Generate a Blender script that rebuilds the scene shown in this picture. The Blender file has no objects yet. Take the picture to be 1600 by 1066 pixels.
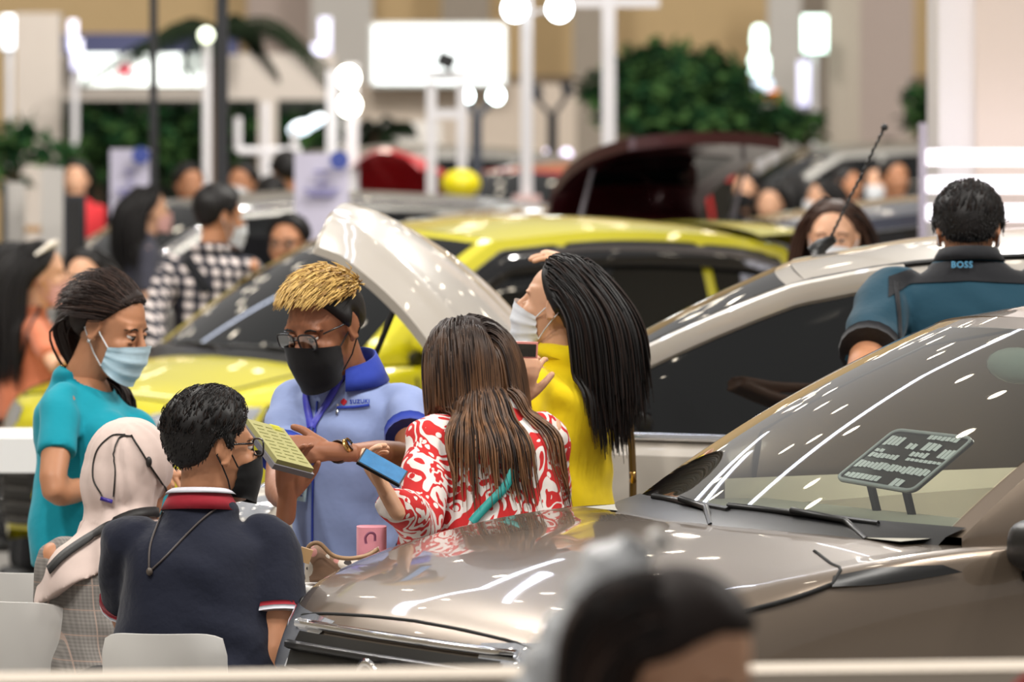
import bpy, math, random
import numpy as np
from mathutils import Vector, Matrix
from mathutils.bvhtree import BVHTree
from math import sin, cos, pi, radians as rad
rng = random.Random(7)
S = bpy.context.scene
COL = S.collection

# ---------------------------------------------------------------- camera, light, exposure
F = 10000.0            # focal length in pixels of the 1600 px wide frame
CAMZ, HOR = 2.1, 120.0  # camera height, horizon row
cam_d = bpy.data.cameras.new('camera')
cam = bpy.data.objects.new('camera', cam_d)
COL.objects.link(cam)
cam.location = (0, 0, CAMZ)
cam.rotation_euler = (pi / 2, 0, 0)
cam_d.sensor_width = 36.0
cam_d.lens = F / 1600 * 36
cam_d.shift_y = -(533 - HOR) / 1600
cam_d.clip_end = 300
cam_d.dof.use_dof = True
cam_d.dof.focus_distance = 15.6
cam_d.dof.aperture_fstop = 5.0
S.camera = cam

S.view_settings.view_transform = 'Standard'
S.view_settings.look = 'None'
S.view_settings.exposure = 0.0
S.view_settings.gamma = 1.0
S.view_settings.use_curve_mapping = False

world = bpy.data.worlds.new('hall_ambient')
S.world = world
world.use_nodes = True
bg = world.node_tree.nodes['Background']
bg.inputs[0].default_value = (0.80, 0.77, 0.74, 1)
bg.inputs[1].default_value = 0.48


def area(name, loc, size, power, col=(1, 0.96, 0.9), target=None, sy=None):
    d = bpy.data.lights.new(name, 'AREA')
    d.energy = power
    d.size = size
    d.color = col
    if sy:
        d.shape = 'RECTANGLE'
        d.size_y = sy
    o = bpy.data.objects.new(name, d)
    COL.objects.link(o)
    o.location = loc
    if target is not None:
        o.rotation_euler = (Vector(target) - Vector(loc)).to_track_quat('-Z', 'Y').to_euler()
    return o


def cluster(name, loc, power, target, spread=1.3, size=.42):
    """four square lamps hung round a point"""
    for dx in (-1, 1):
        for dy in (-1, 1):
            p = (loc[0] + dx * spread, loc[1] + dy * spread * .8, loc[2] + .2 * dx)
            area(name, p, size, power / 4, target=target)


cluster('hall_lamp_near', (-3.0, 11, 8.5), 800, (0.0, 16, 0.5))
cluster('hall_lamp_right', (5.5, 15, 8.5), 800, (0.5, 17, 0.5))
cluster('hall_lamp_mid', (-5, 23, 8.5), 1000, (-1, 24, 0.5))
cluster('hall_lamp_back', (3, 30, 8.5), 1000, (1, 31, 0.5))
cluster('hall_lamp_rear', (1, 40, 8.8), 2600, (-1, 62, 2.0), 2.5, .6)


def at(px, py, s):
    """world point seen at pixel (px, py) where one metre spans s pixels"""
    return np.array([(px - 800) / s, F / s, CAMZ - (py - HOR) / s])


# ---------------------------------------------------------------- materials
def lin(h):
    h = h.lstrip('#')
    c = [int(h[i:i + 2], 16) / 255 for i in (0, 2, 4)]
    return tuple(x / 12.92 if x <= 0.04045 else ((x + 0.055) / 1.055) ** 2.4 for x in c) + (1,)


class NG:
    def __init__(s, m):
        m.use_nodes = True
        s.t = m.node_tree
        s.b = s.t.nodes['Principled BSDF']

    def n(s, typ, ins=None, **kw):
        x = s.t.nodes.new('ShaderNode' + typ)
        for k, v in kw.items():
            setattr(x, k, v)
        for k, v in (ins or {}).items():
            i = x.inputs[k]
            if hasattr(v, 'is_output') or hasattr(v, 'links'):
                s.t.links.new(v, i)
            else:
                i.default_value = v
        return x

    def m(s, op, a, b=0.0, c=None):
        ins = {0: a, 1: b}
        if c is not None:
            ins[2] = c
        return s.n('Math', ins, operation=op).outputs[0]

    def obj(s):
        return s.n('TexCoord').outputs['Object']

    def mix(s, f, a, b):
        x = s.n('Mix', data_type='RGBA')
        for k, v in ((0, f), (6, a), (7, b)):
            if hasattr(v, 'links'):
                s.t.links.new(v, x.inputs[k])
            else:
                x.inputs[k].default_value = v
        return x.outputs[2]

    def link(s, o, name):
        s.t.links.new(o, s.b.inputs[name])


MATS = {}


def mat(name, col, rough=0.5, metal=0.0, coat=0.0, var=0.08, vs=6.0, bump=0.0, bs=60.0, emit=0.0, ecol=None, trans=0.0,
        sheen=0.0, spec=None, sss=0.0, alpha=1.0):
    if name in MATS:
        return MATS[name]
    m = bpy.data.materials.new(name)
    g = NG(m)
    c = lin(col) if isinstance(col, str) else col
    b = g.b
    b.inputs['Roughness'].default_value = rough
    b.inputs['Metallic'].default_value = metal
    b.inputs['Coat Weight'].default_value = coat
    b.inputs['Coat Roughness'].default_value = 0.03
    if spec is not None:
        b.inputs['Specular IOR Level'].default_value = spec
    if sheen:
        b.inputs['Sheen Weight'].default_value = sheen
    if sss:
        b.inputs['Subsurface Weight'].default_value = sss
        b.inputs['Subsurface Radius'].default_value = (0.02, 0.008, 0.004)
    if trans:
        b.inputs['Transmission Weight'].default_value = trans
    if alpha < 1:
        b.inputs['Alpha'].default_value = alpha
    if var:
        nz = g.n('TexNoise', {'Vector': g.obj(), 'Scale': vs, 'Detail': 3.0})
        lo = tuple(x * (1 - var) for x in c[:3]) + (1,)
        hi = tuple(min(1, x * (1 + var)) for x in c[:3]) + (1,)
        g.link(g.mix(nz.outputs[0], lo, hi), 'Base Color')
    else:
        b.inputs['Base Color'].default_value = c
    if bump:
        nb = g.n('TexNoise', {'Vector': g.obj(), 'Scale': bs, 'Detail': 2.0})
        bp = g.n('Bump', {'Strength': bump, 'Distance': 0.01, 'Height': nb.outputs[0]})
        g.link(bp.outputs[0], 'Normal')
    if emit:
        b.inputs['Emission Color'].default_value = lin(ecol) if ecol else c
        b.inputs['Emission Strength'].default_value = emit
    MATS[name] = m
    return m


def cloth(name, col, **k):
    k = dict(dict(rough=0.85, bump=0.25, bs=22, var=0.08, vs=14, sheen=0.1, spec=0.25), **k)
    return mat(name, col, **k)


def skin(name, col):
    return mat(name, col, rough=0.5, var=0.06, vs=25, sss=0.08, spec=0.35)


# ---------------------------------------------------------------- mesh building
def nrm(v):
    v = np.asarray(v, float)
    return v / (np.linalg.norm(v) + 1e-12)


def crom(P, n):
    """Catmull-Rom through the points, n samples per span"""
    P = np.asarray(P, float)
    Q = np.vstack([2 * P[0] - P[1], P, 2 * P[-1] - P[-2]])
    out = []
    for i in range(len(P) - 1):
        a, b, c, d = Q[i:i + 4]
        for k in range(n):
            t = k / n
            out.append(0.5 * (2 * b + (c - a) * t + (2 * a - 5 * b + 4 * c - d) * t * t + (3 * b - a - 3 * c + d) * t ** 3))
    out.append(P[-1])
    return np.array(out)


def pchip(x, y, xs):
    x = np.asarray(x, float)
    y = np.asarray(y, float)
    h = np.diff(x)
    dl = np.diff(y) / h
    d = np.zeros_like(y)
    for i in range(1, len(x) - 1):
        if dl[i - 1] * dl[i] > 0:
            w1, w2 = 2 * h[i] + h[i - 1], h[i] + 2 * h[i - 1]
            d[i] = (w1 + w2) / (w1 / dl[i - 1] + w2 / dl[i])
    d[0], d[-1] = dl[0], dl[-1]
    xs = np.clip(xs, x[0], x[-1])
    i = np.clip(np.searchsorted(x, xs) - 1, 0, len(h) - 1)
    t = (xs - x[i]) / h[i]
    return (y[i] * (1 + 2 * t) * (1 - t) ** 2 + h[i] * d[i] * t * (1 - t) ** 2 + y[i + 1] * t * t * (3 - 2 * t)
            + h[i] * d[i + 1] * t * t * (t - 1))


def rotm(yaw=0, pitch=0, roll=0):
    """yaw about Z, pitch (positive = nose down) about X, roll about Y"""
    return np.array((Matrix.Rotation(yaw, 3, 'Z') @ Matrix.Rotation(-pitch, 3, 'X') @ Matrix.Rotation(roll, 3, 'Y')))


class MB:
    def __init__(s):
        s.v = []
        s.f = []
        s.fm = []
        s.cm = 0

    def add(s, V, Fs):
        o = len(s.v)
        s.v.extend([tuple(p) for p in V])
        for f in Fs:
            s.f.append(tuple(i + o for i in f))
            s.fm.append(s.cm)
        return s

    def grid(s, P, closed=False, flip=False):
        P = np.asarray(P, float)
        n, m = P.shape[:2]
        Fs = []
        for i in range(n - 1):
            for j in range(m if closed else m - 1):
                k = (j + 1) % m
                f = (i * m + j, i * m + k, (i + 1) * m + k, (i + 1) * m + j)
                Fs.append(f[::-1] if flip else f)
        return s.add(P.reshape(-1, 3), Fs)

    def box(s, c, d, R=None):
        d = np.asarray(d, float) / 2
        V = np.array([[x, y, z] for x in (-1, 1) for y in (-1, 1) for z in (-1, 1)]) * d
        if R is not None:
            V = V @ np.asarray(R).T
        V = V + np.asarray(c)
        return s.add(V, [(0, 1, 3, 2), (4, 6, 7, 5), (0, 4, 5, 1), (2, 3, 7, 6), (0, 2, 6, 4), (1, 5, 7, 3)])

    def slab(s, P, t):
        """outline P (closed polygon, 3D) extruded by vector t"""
        P = np.asarray(P, float)
        n = len(P)
        V = np.vstack([P, P + np.asarray(t)])
        Fs = [tuple(range(n))[::-1], tuple(range(n, 2 * n))] + [(i, (i + 1) % n, n + (i + 1) % n, n + i) for i in range(n)]
        return s.add(V, Fs)

    def tube(s, P, r, n=8, cap=True, flat=None, rcap=False, up=None):
        """swept tube; flat=(a,b) scales the section along the reference and cross axes"""
        P = np.asarray(P, float)
        if np.isscalar(r):
            r = [r] * len(P)
        r = np.asarray(r, float)
        if rcap:
            d0 = nrm(P[0] - P[1])
            d1 = nrm(P[-1] - P[-2])
            P = np.vstack([P[0] + d0 * r[0] * .95, P[0] + d0 * r[0] * .6, P, P[-1] + d1 * r[-1] * .6, P[-1] + d1 * r[-1] * .95])
            r = np.concatenate([[r[0] * .25, r[0] * .8], r, [r[-1] * .8, r[-1] * .25]])
        T = np.gradient(P, axis=0)
        T /= np.linalg.norm(T, axis=1)[:, None] + 1e-12
        ref = np.asarray(up, float) if up is not None else (np.array([0, 0, 1.]) if abs(T[0][2]) < .9 else np.array([0, 1., 0]))
        fa, fb = flat or (1, 1)
        rings = []
        A = ref
        for i in range(len(P)):
            B = nrm(np.cross(T[i], A))
            A = nrm(np.cross(B, T[i]))
            an = np.arange(n) * 2 * pi / n
            rings.append(P[i] + r[i] * (np.cos(an)[:, None] * A * fa + np.sin(an)[:, None] * B * fb))
        o = len(s.v)
        s.grid(np.array(rings), closed=True)
        if cap:
            s.f.append(tuple(range(o, o + n)))
            s.fm.append(s.cm)
            e = o + (len(P) - 1) * n
            s.f.append(tuple(range(e, e + n))[::-1])
            s.fm.append(s.cm)
        return s

    def ell(s, c, r, R=None, nu=14, nv=9):
        r = np.ones(3) * np.asarray(r, float)
        V = [[0, 0, -1]]
        for i in range(1, nv):
            th = -pi / 2 + pi * i / nv
            V += [[cos(th) * cos(2 * pi * j / nu), cos(th) * sin(2 * pi * j / nu), sin(th)] for j in range(nu)]
        V.append([0, 0, 1])
        V = np.array(V) * r
        if R is not None:
            V = V @ np.asarray(R).T
        Fs = [(0, 1 + (j + 1) % nu, 1 + j) for j in range(nu)]
        for i in range(nv - 2):
            for j in range(nu):
                a, b = 1 + i * nu + j, 1 + i * nu + (j + 1) % nu
                Fs.append((a, b, b + nu, a + nu))
        e = len(V) - 1
        Fs += [(e, e - nu + j, e - nu + (j + 1) % nu) for j in range(nu)]
        return s.add(V + np.asarray(c), Fs)

    def cyl(s, a, b, r, n=16, r2=None):
        return s.tube([a, b], [r, r if r2 is None else r2], n)

    def lathe(s, c, prof, n=20, axis='z'):
        P = []
        for (r, z) in prof:
            ring = []
            for j in range(n):
                a = 2 * pi * j / n
                p = (r * cos(a), r * sin(a), z)
                if axis == 'y':
                    p = (p[0], p[2], p[1])
                if axis == 'x':
                    p = (p[2], p[0], p[1])
                ring.append(np.array(p) + np.asarray(c))
            P.append(ring)
        return s.grid(np.array(P), closed=True)

    def join(s, o, M=None, t=(0, 0, 0)):
        V = np.array(o.v)
        if M is not None:
            V = V @ np.asarray(M).T
        k = s.cm
        off = len(s.v)
        s.v.extend([tuple(p) for p in V + np.asarray(t)])
        for f, m in zip(o.f, o.fm):
            s.f.append(tuple(i + off for i in f))
            s.fm.append(m if m else k)
        return s

    def arr(s):
        return np.array(s.v)

    def bvh(s):
        return BVHTree.FromPolygons([Vector(p) for p in s.v], s.f)

    def mesh(s, name):
        me = bpy.data.meshes.new(name)
        me.from_pydata([tuple(map(float, p)) for p in s.v], [], s.f)
        if any(s.fm):
            me.polygons.foreach_set('material_index', s.fm)
        return me

    def build(s, name, m, parent=None, smooth=True, origin=None, flipfix=True):
        me = s.mesh(name)
        for x in (m if isinstance(m, (list, tuple)) else [m]):
            me.materials.append(x)
        if origin is not None:
            me.transform(Matrix.Translation(-Vector(origin)))
        me.validate()
        if smooth:
            me.polygons.foreach_set('use_smooth', [True] * len(me.polygons))
            if smooth == 'auto':
                me.set_sharp_from_angle(angle=rad(38))
        o = bpy.data.objects.new(name, me)
        COL.objects.link(o)
        if parent is not None:
            o.parent = parent
        elif origin is not None:
            o.location = origin
        return o


def remesh(mb, voxel, it=3, fac=0.5, noise=None):
    me = mb.mesh('tmp')
    o = bpy.data.objects.new('tmp', me)
    COL.objects.link(o)
    r = o.modifiers.new('r', 'REMESH')
    r.mode = 'VOXEL'
    r.voxel_size = voxel
    if it:
        k = o.modifiers.new('s', 'SMOOTH')
        k.iterations = it
        k.factor = fac
    dg = bpy.context.evaluated_depsgraph_get()
    ev = o.evaluated_get(dg)
    em = ev.to_mesh()
    V = np.empty(len(em.vertices) * 3)
    em.vertices.foreach_get('co', V)
    out = MB()
    out.v = [tuple(p) for p in V.reshape(-1, 3)]
    out.f = [tuple(p.vertices) for p in em.polygons]
    out.fm = [0] * len(out.f)
    ev.to_mesh_clear()
    bpy.data.objects.remove(o)
    bpy.data.meshes.remove(me)
    return out


def thing(name, label, cat, loc, group=None, rotz=0.0):
    o = bpy.data.objects.new(name, None)
    o.empty_display_size = 0.2
    COL.objects.link(o)
    o.location = [float(x) for x in loc]
    o.rotation_euler = (0, 0, rotz)
    return tag(o, label, cat, group)


def tag(o, label, cat, group=None, kind=None):
    if label:
        o['label'] = label
    if cat:
        o['category'] = cat
    if group:
        o['group'] = group
    if kind:
        o['kind'] = kind
    return o


def struct(name, mb, m, smooth=False, label=None):
    o = mb.build(name, m, smooth=smooth)
    o['kind'] = 'structure'
    if label:
        o['label'] = label
    return o


def text_mb(txt, size, ext=0.0, bold=False, shear=0.0, spacing=1.0):
    """lettering as a mesh in the XY plane, centred"""
    c = bpy.data.curves.new('t', 'FONT')
    c.body = txt
    c.size = size
    c.extrude = ext
    c.align_x = 'CENTER'
    c.align_y = 'CENTER'
    c.shear = shear
    c.space_character = spacing
    if bold:
        c.offset = size * 0.025
    c.resolution_u = 3
    o = bpy.data.objects.new('t', c)
    COL.objects.link(o)
    ev = o.evaluated_get(bpy.context.evaluated_depsgraph_get())
    em = ev.to_mesh()
    out = MB()
    out.v = [tuple(v.co) for v in em.vertices]
    out.f = [tuple(p.vertices) for p in em.polygons]
    out.fm = [0] * len(out.f)
    ev.to_mesh_clear()
    bpy.data.objects.remove(o)
    bpy.data.curves.remove(c)
    return out
# ================================================================ cars
M_tint = mat('tinted_glass', '#0a0c0d', rough=0.03, var=0, spec=0.6, coat=0.0)
M_blk = mat('black_trim', '#0d0d0e', rough=0.4, var=0)
M_gap = mat('shut_gap', '#050505', rough=0.8, var=0)
M_gloss = mat('gloss_black', '#08080a', rough=0.06, var=0, coat=0.6)
M_tyre = mat('tyre_rubber', '#141414', rough=0.8, var=0.1)
M_rim = mat('alloy', '#9a9a9c', rough=0.25, metal=0.9, var=0)
M_chrome = mat('chrome', '#e6e6e8', rough=0.06, metal=1.0, var=0)
M_lens = mat('lamp_lens', '#c9ccd2', rough=0.05, metal=0.7, coat=1.0, var=0.25, vs=30)
M_red = mat('red_lens', '#7a0a0a', rough=0.1, coat=1.0, var=0)
M_white = mat('white_paint', '#dedbd6', rough=0.4, var=0.02)


def clear_glass(name, col, k=1.0):
    m = bpy.data.materials.new(name)
    g = NG(m)
    t = g.t
    fr = g.n('Fresnel', {'IOR': 1.5})
    tr = g.n('BsdfTransparent', {'Color': lin(col)})
    gl = g.n('BsdfGlossy', {'Color': (1, 1, 1, 1), 'Roughness': 0.02})
    mx = g.n('MixShader')
    t.links.new(g.m('MULTIPLY', fr.outputs[0], k), mx.inputs[0])
    t.links.new(tr.outputs[0], mx.inputs[1])
    t.links.new(gl.outputs[0], mx.inputs[2])
    t.links.new(mx.outputs[0], t.nodes['Material Output'].inputs[0])
    return m


M_clear = clear_glass('clear_glass', '#dfe8e2', 1.7)


class Car:
    def __init__(s, label, cfg, paint, O, a, group=None, dz=0.0, name='car'):
        s.c = cfg
        s.paint = paint
        s.root = thing(name, label, 'car', (O[0], O[1], dz), group, pi + a)
        s.lower()
        if cfg.get('A'):
            s.green()
        s.bv = s.low.bvh()
        s.wheels()

    def part(s, name, mb, m, smooth=True, parent=None, label=None):
        o = mb.build(name, m, parent or s.root, smooth)
        if label:
            o['label'] = label
        return o

    # ---- lower body: section loft
    def lower(s):
        c = s.c
        tb = np.array(c['st'], float)  # u, w, zs, zt, he, zhe, zb
        nu = c.get('nu', 64)
        L = tb[-1, 0]
        us = L * np.linspace(0, 1, nu) ** 1.5
        us = np.unique(np.concatenate([us, [c['lead'], c['cowl']]]))
        q = [pchip(tb[:, 0], tb[:, k], us) for k in range(1, 7)]
        rows = []
        nsub = c.get('nsub', 4)
        for i, u in enumerate(us):
            w, zs, zt, he, zhe, zb = [x[i] for x in q]
            P = [(0, zt), (he * .5, zt - (zt - zhe) * .25), (he, zhe), (he + (w - he) * .62, zhe + (zs - zhe) * .45 + .012), (w * .985, zs),
                 (w, zs - .13), (w * .978, (zs + zb) / 2 - .08), (w * .985, zb + .14), (w * .93, zb)]
            R = crom(P, nsub)
            rows.append([(-u, y, z) for y, z in R])
        R = np.array(rows)
        left = R[:, :, :]
        right = left[:, ::-1, :].copy()
        right[:, :, 1] *= -1
        Gd = np.concatenate([right[:, :-1], left], axis=1)
        s.us, s.G = us, Gd
        nh = 2 * nsub
        mid = R.shape[1] - 1
        body, hood = MB(), MB()
        n, m = Gd.shape[:2]
        il, ic = np.searchsorted(us, c['lead'] - 1e-6), np.searchsorted(us, c['cowl'] - 1e-6)
        body.v = [tuple(p) for p in Gd.reshape(-1, 3)]
        hood_f = []
        for i in range(n - 1):
            for j in range(m - 1):
                f = (i * m + j, (i + 1) * m + j, (i + 1) * m + j + 1, i * m + j + 1)
                inh = il <= i < ic and mid - nh <= j < mid + nh
                if inh:
                    hood_f.append(f)
                else:
                    body.f.append(f)
        # front and rear caps
        for row, bul in ((Gd[0], c.get('bulge', .05)), (Gd[-1], -c.get('rbulge', .05))):
            half = mid + 1
            P = []
            for k in range(half):
                a, b = row[mid + k], row[mid - k]
                w = max(abs(a[1]), 1e-4)
                W = abs(row[:, 1]).max()
                line = []
                for t in np.linspace(-1, 1, 9):
                    p = (a + b) / 2 + (a - b) / 2 * t
                    vz = sin(pi * min(1, k / (half - 1) * 1.0))
                    p = p + np.array([bul * (1 - (p[1] / W) ** 2) * (.35 + .65 * vz), 0, 0])
                    line.append(p)
                P.append(line)
            cap = MB().grid(np.array(P), flip=bul > 0)
            cap.fm = [0] * len(cap.f)
            body.fm = [0] * len(body.f)
            body.join(cap)
        body.fm = [0] * len(body.f)
        s.low = MB()
        s.low.v = list(body.v)
        s.low.f = list(body.f) + hood_f
        s.part('body', body, s.paint)
        if hood_f and not c.get('open_hood'):
            used = sorted({i for f in hood_f for i in f})
            mp = {i: k for k, i in enumerate(used)}
            hood.v = [body.v[i] for i in used]
            hood.f = [tuple(mp[i] for i in f) for f in hood_f]
            hood.fm = [0] * len(hood.f)
            s.part('hood', hood, c.get('hood_mat', s.paint))
            # shut line round the hood
            il2, ic2 = il, ic
            for sg in (() if c.get('clamshell') else (1, -1)):
                j = mid + sg * nh
                s.part('shut_line', MB().tube(Gd[il:ic + 1, j] + np.array([0, 0, .001]), .0045, 5), M_gap)
            s.part('shut_line', MB().tube(Gd[il, mid - nh:mid + nh + 1], .0045, 5), M_gap)

    # ---- projection helpers
    def front(s, y, z, off=.006):
        h = s.bv.ray_cast(Vector((1.0, y, z)), Vector((-1, 0, 0)))
        if h[0] is None:
            return np.array([-.1, y, z])
        return np.array(h[0]) + np.array([off, 0, 0])

    def side(s, u, z, off=.006, sg=1):
        h = s.bv.ray_cast(Vector((-u, sg * 3, z)), Vector((0, -sg, 0)))
        if h[0] is None:
            return np.array([-u, sg * .5, z])
        return np.array(h[0]) + np.array([0, sg * off, 0])

    def obl(s, u, z, sg=1, off=.008, ang=40):
        """corner projection: rays aimed at the car's axis from ahead and to the side; u is measured along the axis at half width"""
        d = Vector((-sin(rad(ang)), -sg * cos(rad(ang)), 0))
        o = Vector((-u, 0, z)) - d * 3
        h = s.bv.ray_cast(o, d)
        if h[0] is None:
            return np.array([-u, sg * .6, z])
        return np.array(h[0]) - np.array(d) * off

    def patch(s, name, fn, rows, m, thick=0.0, parent=None, label=None, sub=6, **k):
        """rows: list of polylines of (a, b) coordinates, resampled and projected with fn"""
        P = []
        R = [crom(r, sub) if len(r) > 2 else np.array([np.array(r[0]) * (1 - t) + np.array(r[1]) * t for t in np.linspace(0, 1, 13)]) for r in rows]
        n = min(len(r) for r in R)
        R = [np.array([r[int(round(i * (len(r) - 1) / (n - 1)))] for i in range(n)]) for r in R]
        for i in range(len(R) - 1):
            for t in np.linspace(0, 1, 5)[(0 if i == 0 else 1):]:
                P.append([fn(a, b, **k) for a, b in R[i] * (1 - t) + R[i + 1] * t])
        return s.part(name, MB().grid(np.array(P)), m, parent=parent, label=label)

    def line(s, name, fn, pts, r, m=None, parent=None, label=None, n=6, sub=6, **k):
        Q = crom(pts, sub) if len(pts) > 2 else np.array([np.array(pts[0]) * (1 - t) + np.array(pts[1]) * t for t in np.linspace(0, 1, 12)])
        P = np.array([fn(a, b, **k) for a, b in Q])
        return s.part(name, MB().tube(P, r, n), m or M_gap, parent=parent, label=label)

    # ---- greenhouse
    def green(s):
        c = s.c
        A, H = np.array(c['A'], float), np.array(c['H'], float)  # (u, y, z)
        rail = np.array([c['H']] + c['rail'], float)
        Rr = rail[-1]
        C = np.array(c['C'], float)
        bow, zc, hbow, crown = c.get('bow', .16), c.get('zc', A[2]), c.get('hbow', .1), c.get('crown', .05)
        bl = c.get('bulgew', .03)

        def ws(v, t, off=0.0):
            b = np.array([A[0] - bow * (1 - v * v), A[1] * v, A[2] + (zc - A[2]) * (1 - v * v)])
            h = np.array([H[0] - hbow * (1 - v * v), H[1] * v, H[2] + crown * .8 * (1 - v * v)])
            p = b * (1 - t) + h * t
            k = 4 * t * (1 - t) * bl + off
            p = p + np.array([-k * .6, 0, k * .8])
            return np.array([-p[0], p[1], p[2]])
        s.ws = ws
        vs = np.linspace(-1, 1, 25)
        vg = c.get('vg', .93)
        t1 = c.get('tg', .95)
        fr = MB()
        for lo, hi in ((-1, -vg), (vg, 1)):
            fr.grid(np.array([[ws(v, t) for v in np.linspace(lo, hi, 3)] for t in np.linspace(0, 1, 14)]))
        fr.grid(np.array([[ws(v, t) for v in np.linspace(-vg, vg, 17)] for t in np.linspace(t1, 1, 3)]))
        # roof
        ru = np.linspace(0, 1, 24)
        us = rail[0, 0] + (Rr[0] - rail[0, 0]) * ru
        ry, rz = pchip(rail[:, 0], rail[:, 1], us), pchip(rail[:, 0], rail[:, 2], us)
        rf = []
        for i, u in enumerate(us):
            t = ru[i]
            row = []
            for v in vs:
                k = 1 - abs(v) ** 2.6
                row.append((-(u - hbow * (1 - v * v) * (1 - t) ** 3), ry[i] * v, rz[i] + crown * (.8 + .35 * sin(pi * t)) * k))
            rf.append(row)
        s.roof_grid = np.array(rf)
        s.part('roof', MB().grid(s.roof_grid), s.paint)
        # side panels
        ts = np.linspace(0, 1, 12)
        Tp = []
        for t in ts:
            p = ws(1, t)
            Tp.append((-p[0], p[1], p[2]))
        Tp += [(us[i], ry[i], rz[i]) for i in range(1, len(us))]
        for t in np.linspace(0, 1, 8)[1:]:
            p = Rr * (1 - t) + C * t
            k = 4 * t * (1 - t) * .03
            Tp.append((p[0] + k, p[1], p[2] + k * .5))
        Tp = np.array(Tp)
        s.T = Tp

        def top(u):
            return np.interp(u, Tp[:, 0], Tp[:, 1]), np.interp(u, Tp[:, 0], Tp[:, 2])

        wb = c.get('belt_y', [(A[0], A[1]), ((A[0] + C[0]) / 2, A[1] + .06), (C[0], C[1])])

        def belt(u):
            return np.interp(u, [x[0] for x in wb], [x[1] for x in wb]), A[2] + (C[2] - A[2]) * (u - A[0]) / (C[0] - A[0])

        def sp(u, z, sg=1, off=0.0):
            yb, zb = belt(u)
            yt, zt = top(u)
            t = 0 if zt - zb < 1e-4 else np.clip((z - zb) / (zt - zb), -.2, 1)
            return np.array([-u, sg * (yb + (yt - yb) * t + .025 * 4 * t * (1 - t) * min(1, (zt - zb) / .3) + off), z])
        s.sp, s.belt, s.top = sp, belt, top
        uu = np.unique(np.concatenate([np.linspace(A[0], C[0], 60), Tp[:, 0]]))
        for sg in (1, -1):
            P = []
            for u in uu:
                zb, zt = belt(u)[1], top(u)[1]
                P.append([sp(u, z, sg) for z in np.linspace(zb - .03, zt, 9)])
            fr.grid(np.array(P), flip=sg < 0)
        s.part('pillar_frame', fr, s.paint)
        # rear screen
        P = []
        for t in np.linspace(0, 1, 8):
            p = Rr * (1 - t) + C * t
            k = 4 * t * (1 - t) * .03
            P.append([(-(p[0] + k + .10 * (1 - v * v)), p[1] * v, p[2] + k * .5 + crown * .8 * (1 - abs(v) ** 2.6) * (1 - t)) for v in vs])
        P = np.array(P)
        s.part('rear_panel', MB().grid(P), s.paint)
        s.part('rear_window', MB().grid(P[1:-2, 3:-3] + np.array([-.004, 0, .002])), M_tint)
        # windscreen
        g = MB().grid(np.array([[ws(v, t, .002) for v in np.linspace(-vg, vg, 23)] for t in np.linspace(c.get('t0', .0), t1, 16)]))
        s.part('windshield', g, c.get('ws_mat', M_tint))
        s.part('cowl_panel', MB().grid(np.array([[ws(v, t, .004 + .02 * (t < 0)) for v in np.linspace(-.99, .99, 21)] for t in (-.16, -.1, -.03, .035)])), M_blk)
        if c.get('wipers', True):
            for v0, v1 in ((.72, .02), (.05, -.62)):
                w = MB().tube([ws(v0, .012, .012), ws((v0 + v1) / 2, .022, .014), ws(v1, .03, .010)], .008, 6)
                w.tube([ws(v0 + .03, -.06, .02), ws(v0 - .1, .0, .024), ws((v0 + v1) / 2, .022, .022)], .008, 6)
                s.part('wiper', w, M_blk)
        # side windows: (u0,u1) with margins
        skip = c.get('skip_left', [])
        for sg in (1, -1):
            for k, (u0, u1, mb_, mt) in enumerate(c['wins']):
                if sg == 1 and k in skip:
                    continue
                P = []
                for u in np.linspace(u0, u1, 26):
                    zb, zt = belt(u)[1] + mb_, top(u)[1]
                    sl = abs(np.interp(u + .03, Tp[:, 0], Tp[:, 2]) - np.interp(u - .03, Tp[:, 0], Tp[:, 2])) / .06
                    zt = max(zb + .002, zt - mt * math.sqrt(1 + sl * sl))
                    P.append([sp(u, z, sg, .005) for z in np.linspace(zb, zt, 8)])
                P = np.array(P)
                w = s.part('side_window', MB().grid(P, flip=sg < 0), c.get('win_mat', M_tint))
                loop = np.vstack([P[:, -1], P[::-1, 0], P[:1, -1]])
                s.part('window_seal', MB().tube(loop, .007, 5), c.get('seal', M_blk), parent=w)

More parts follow.
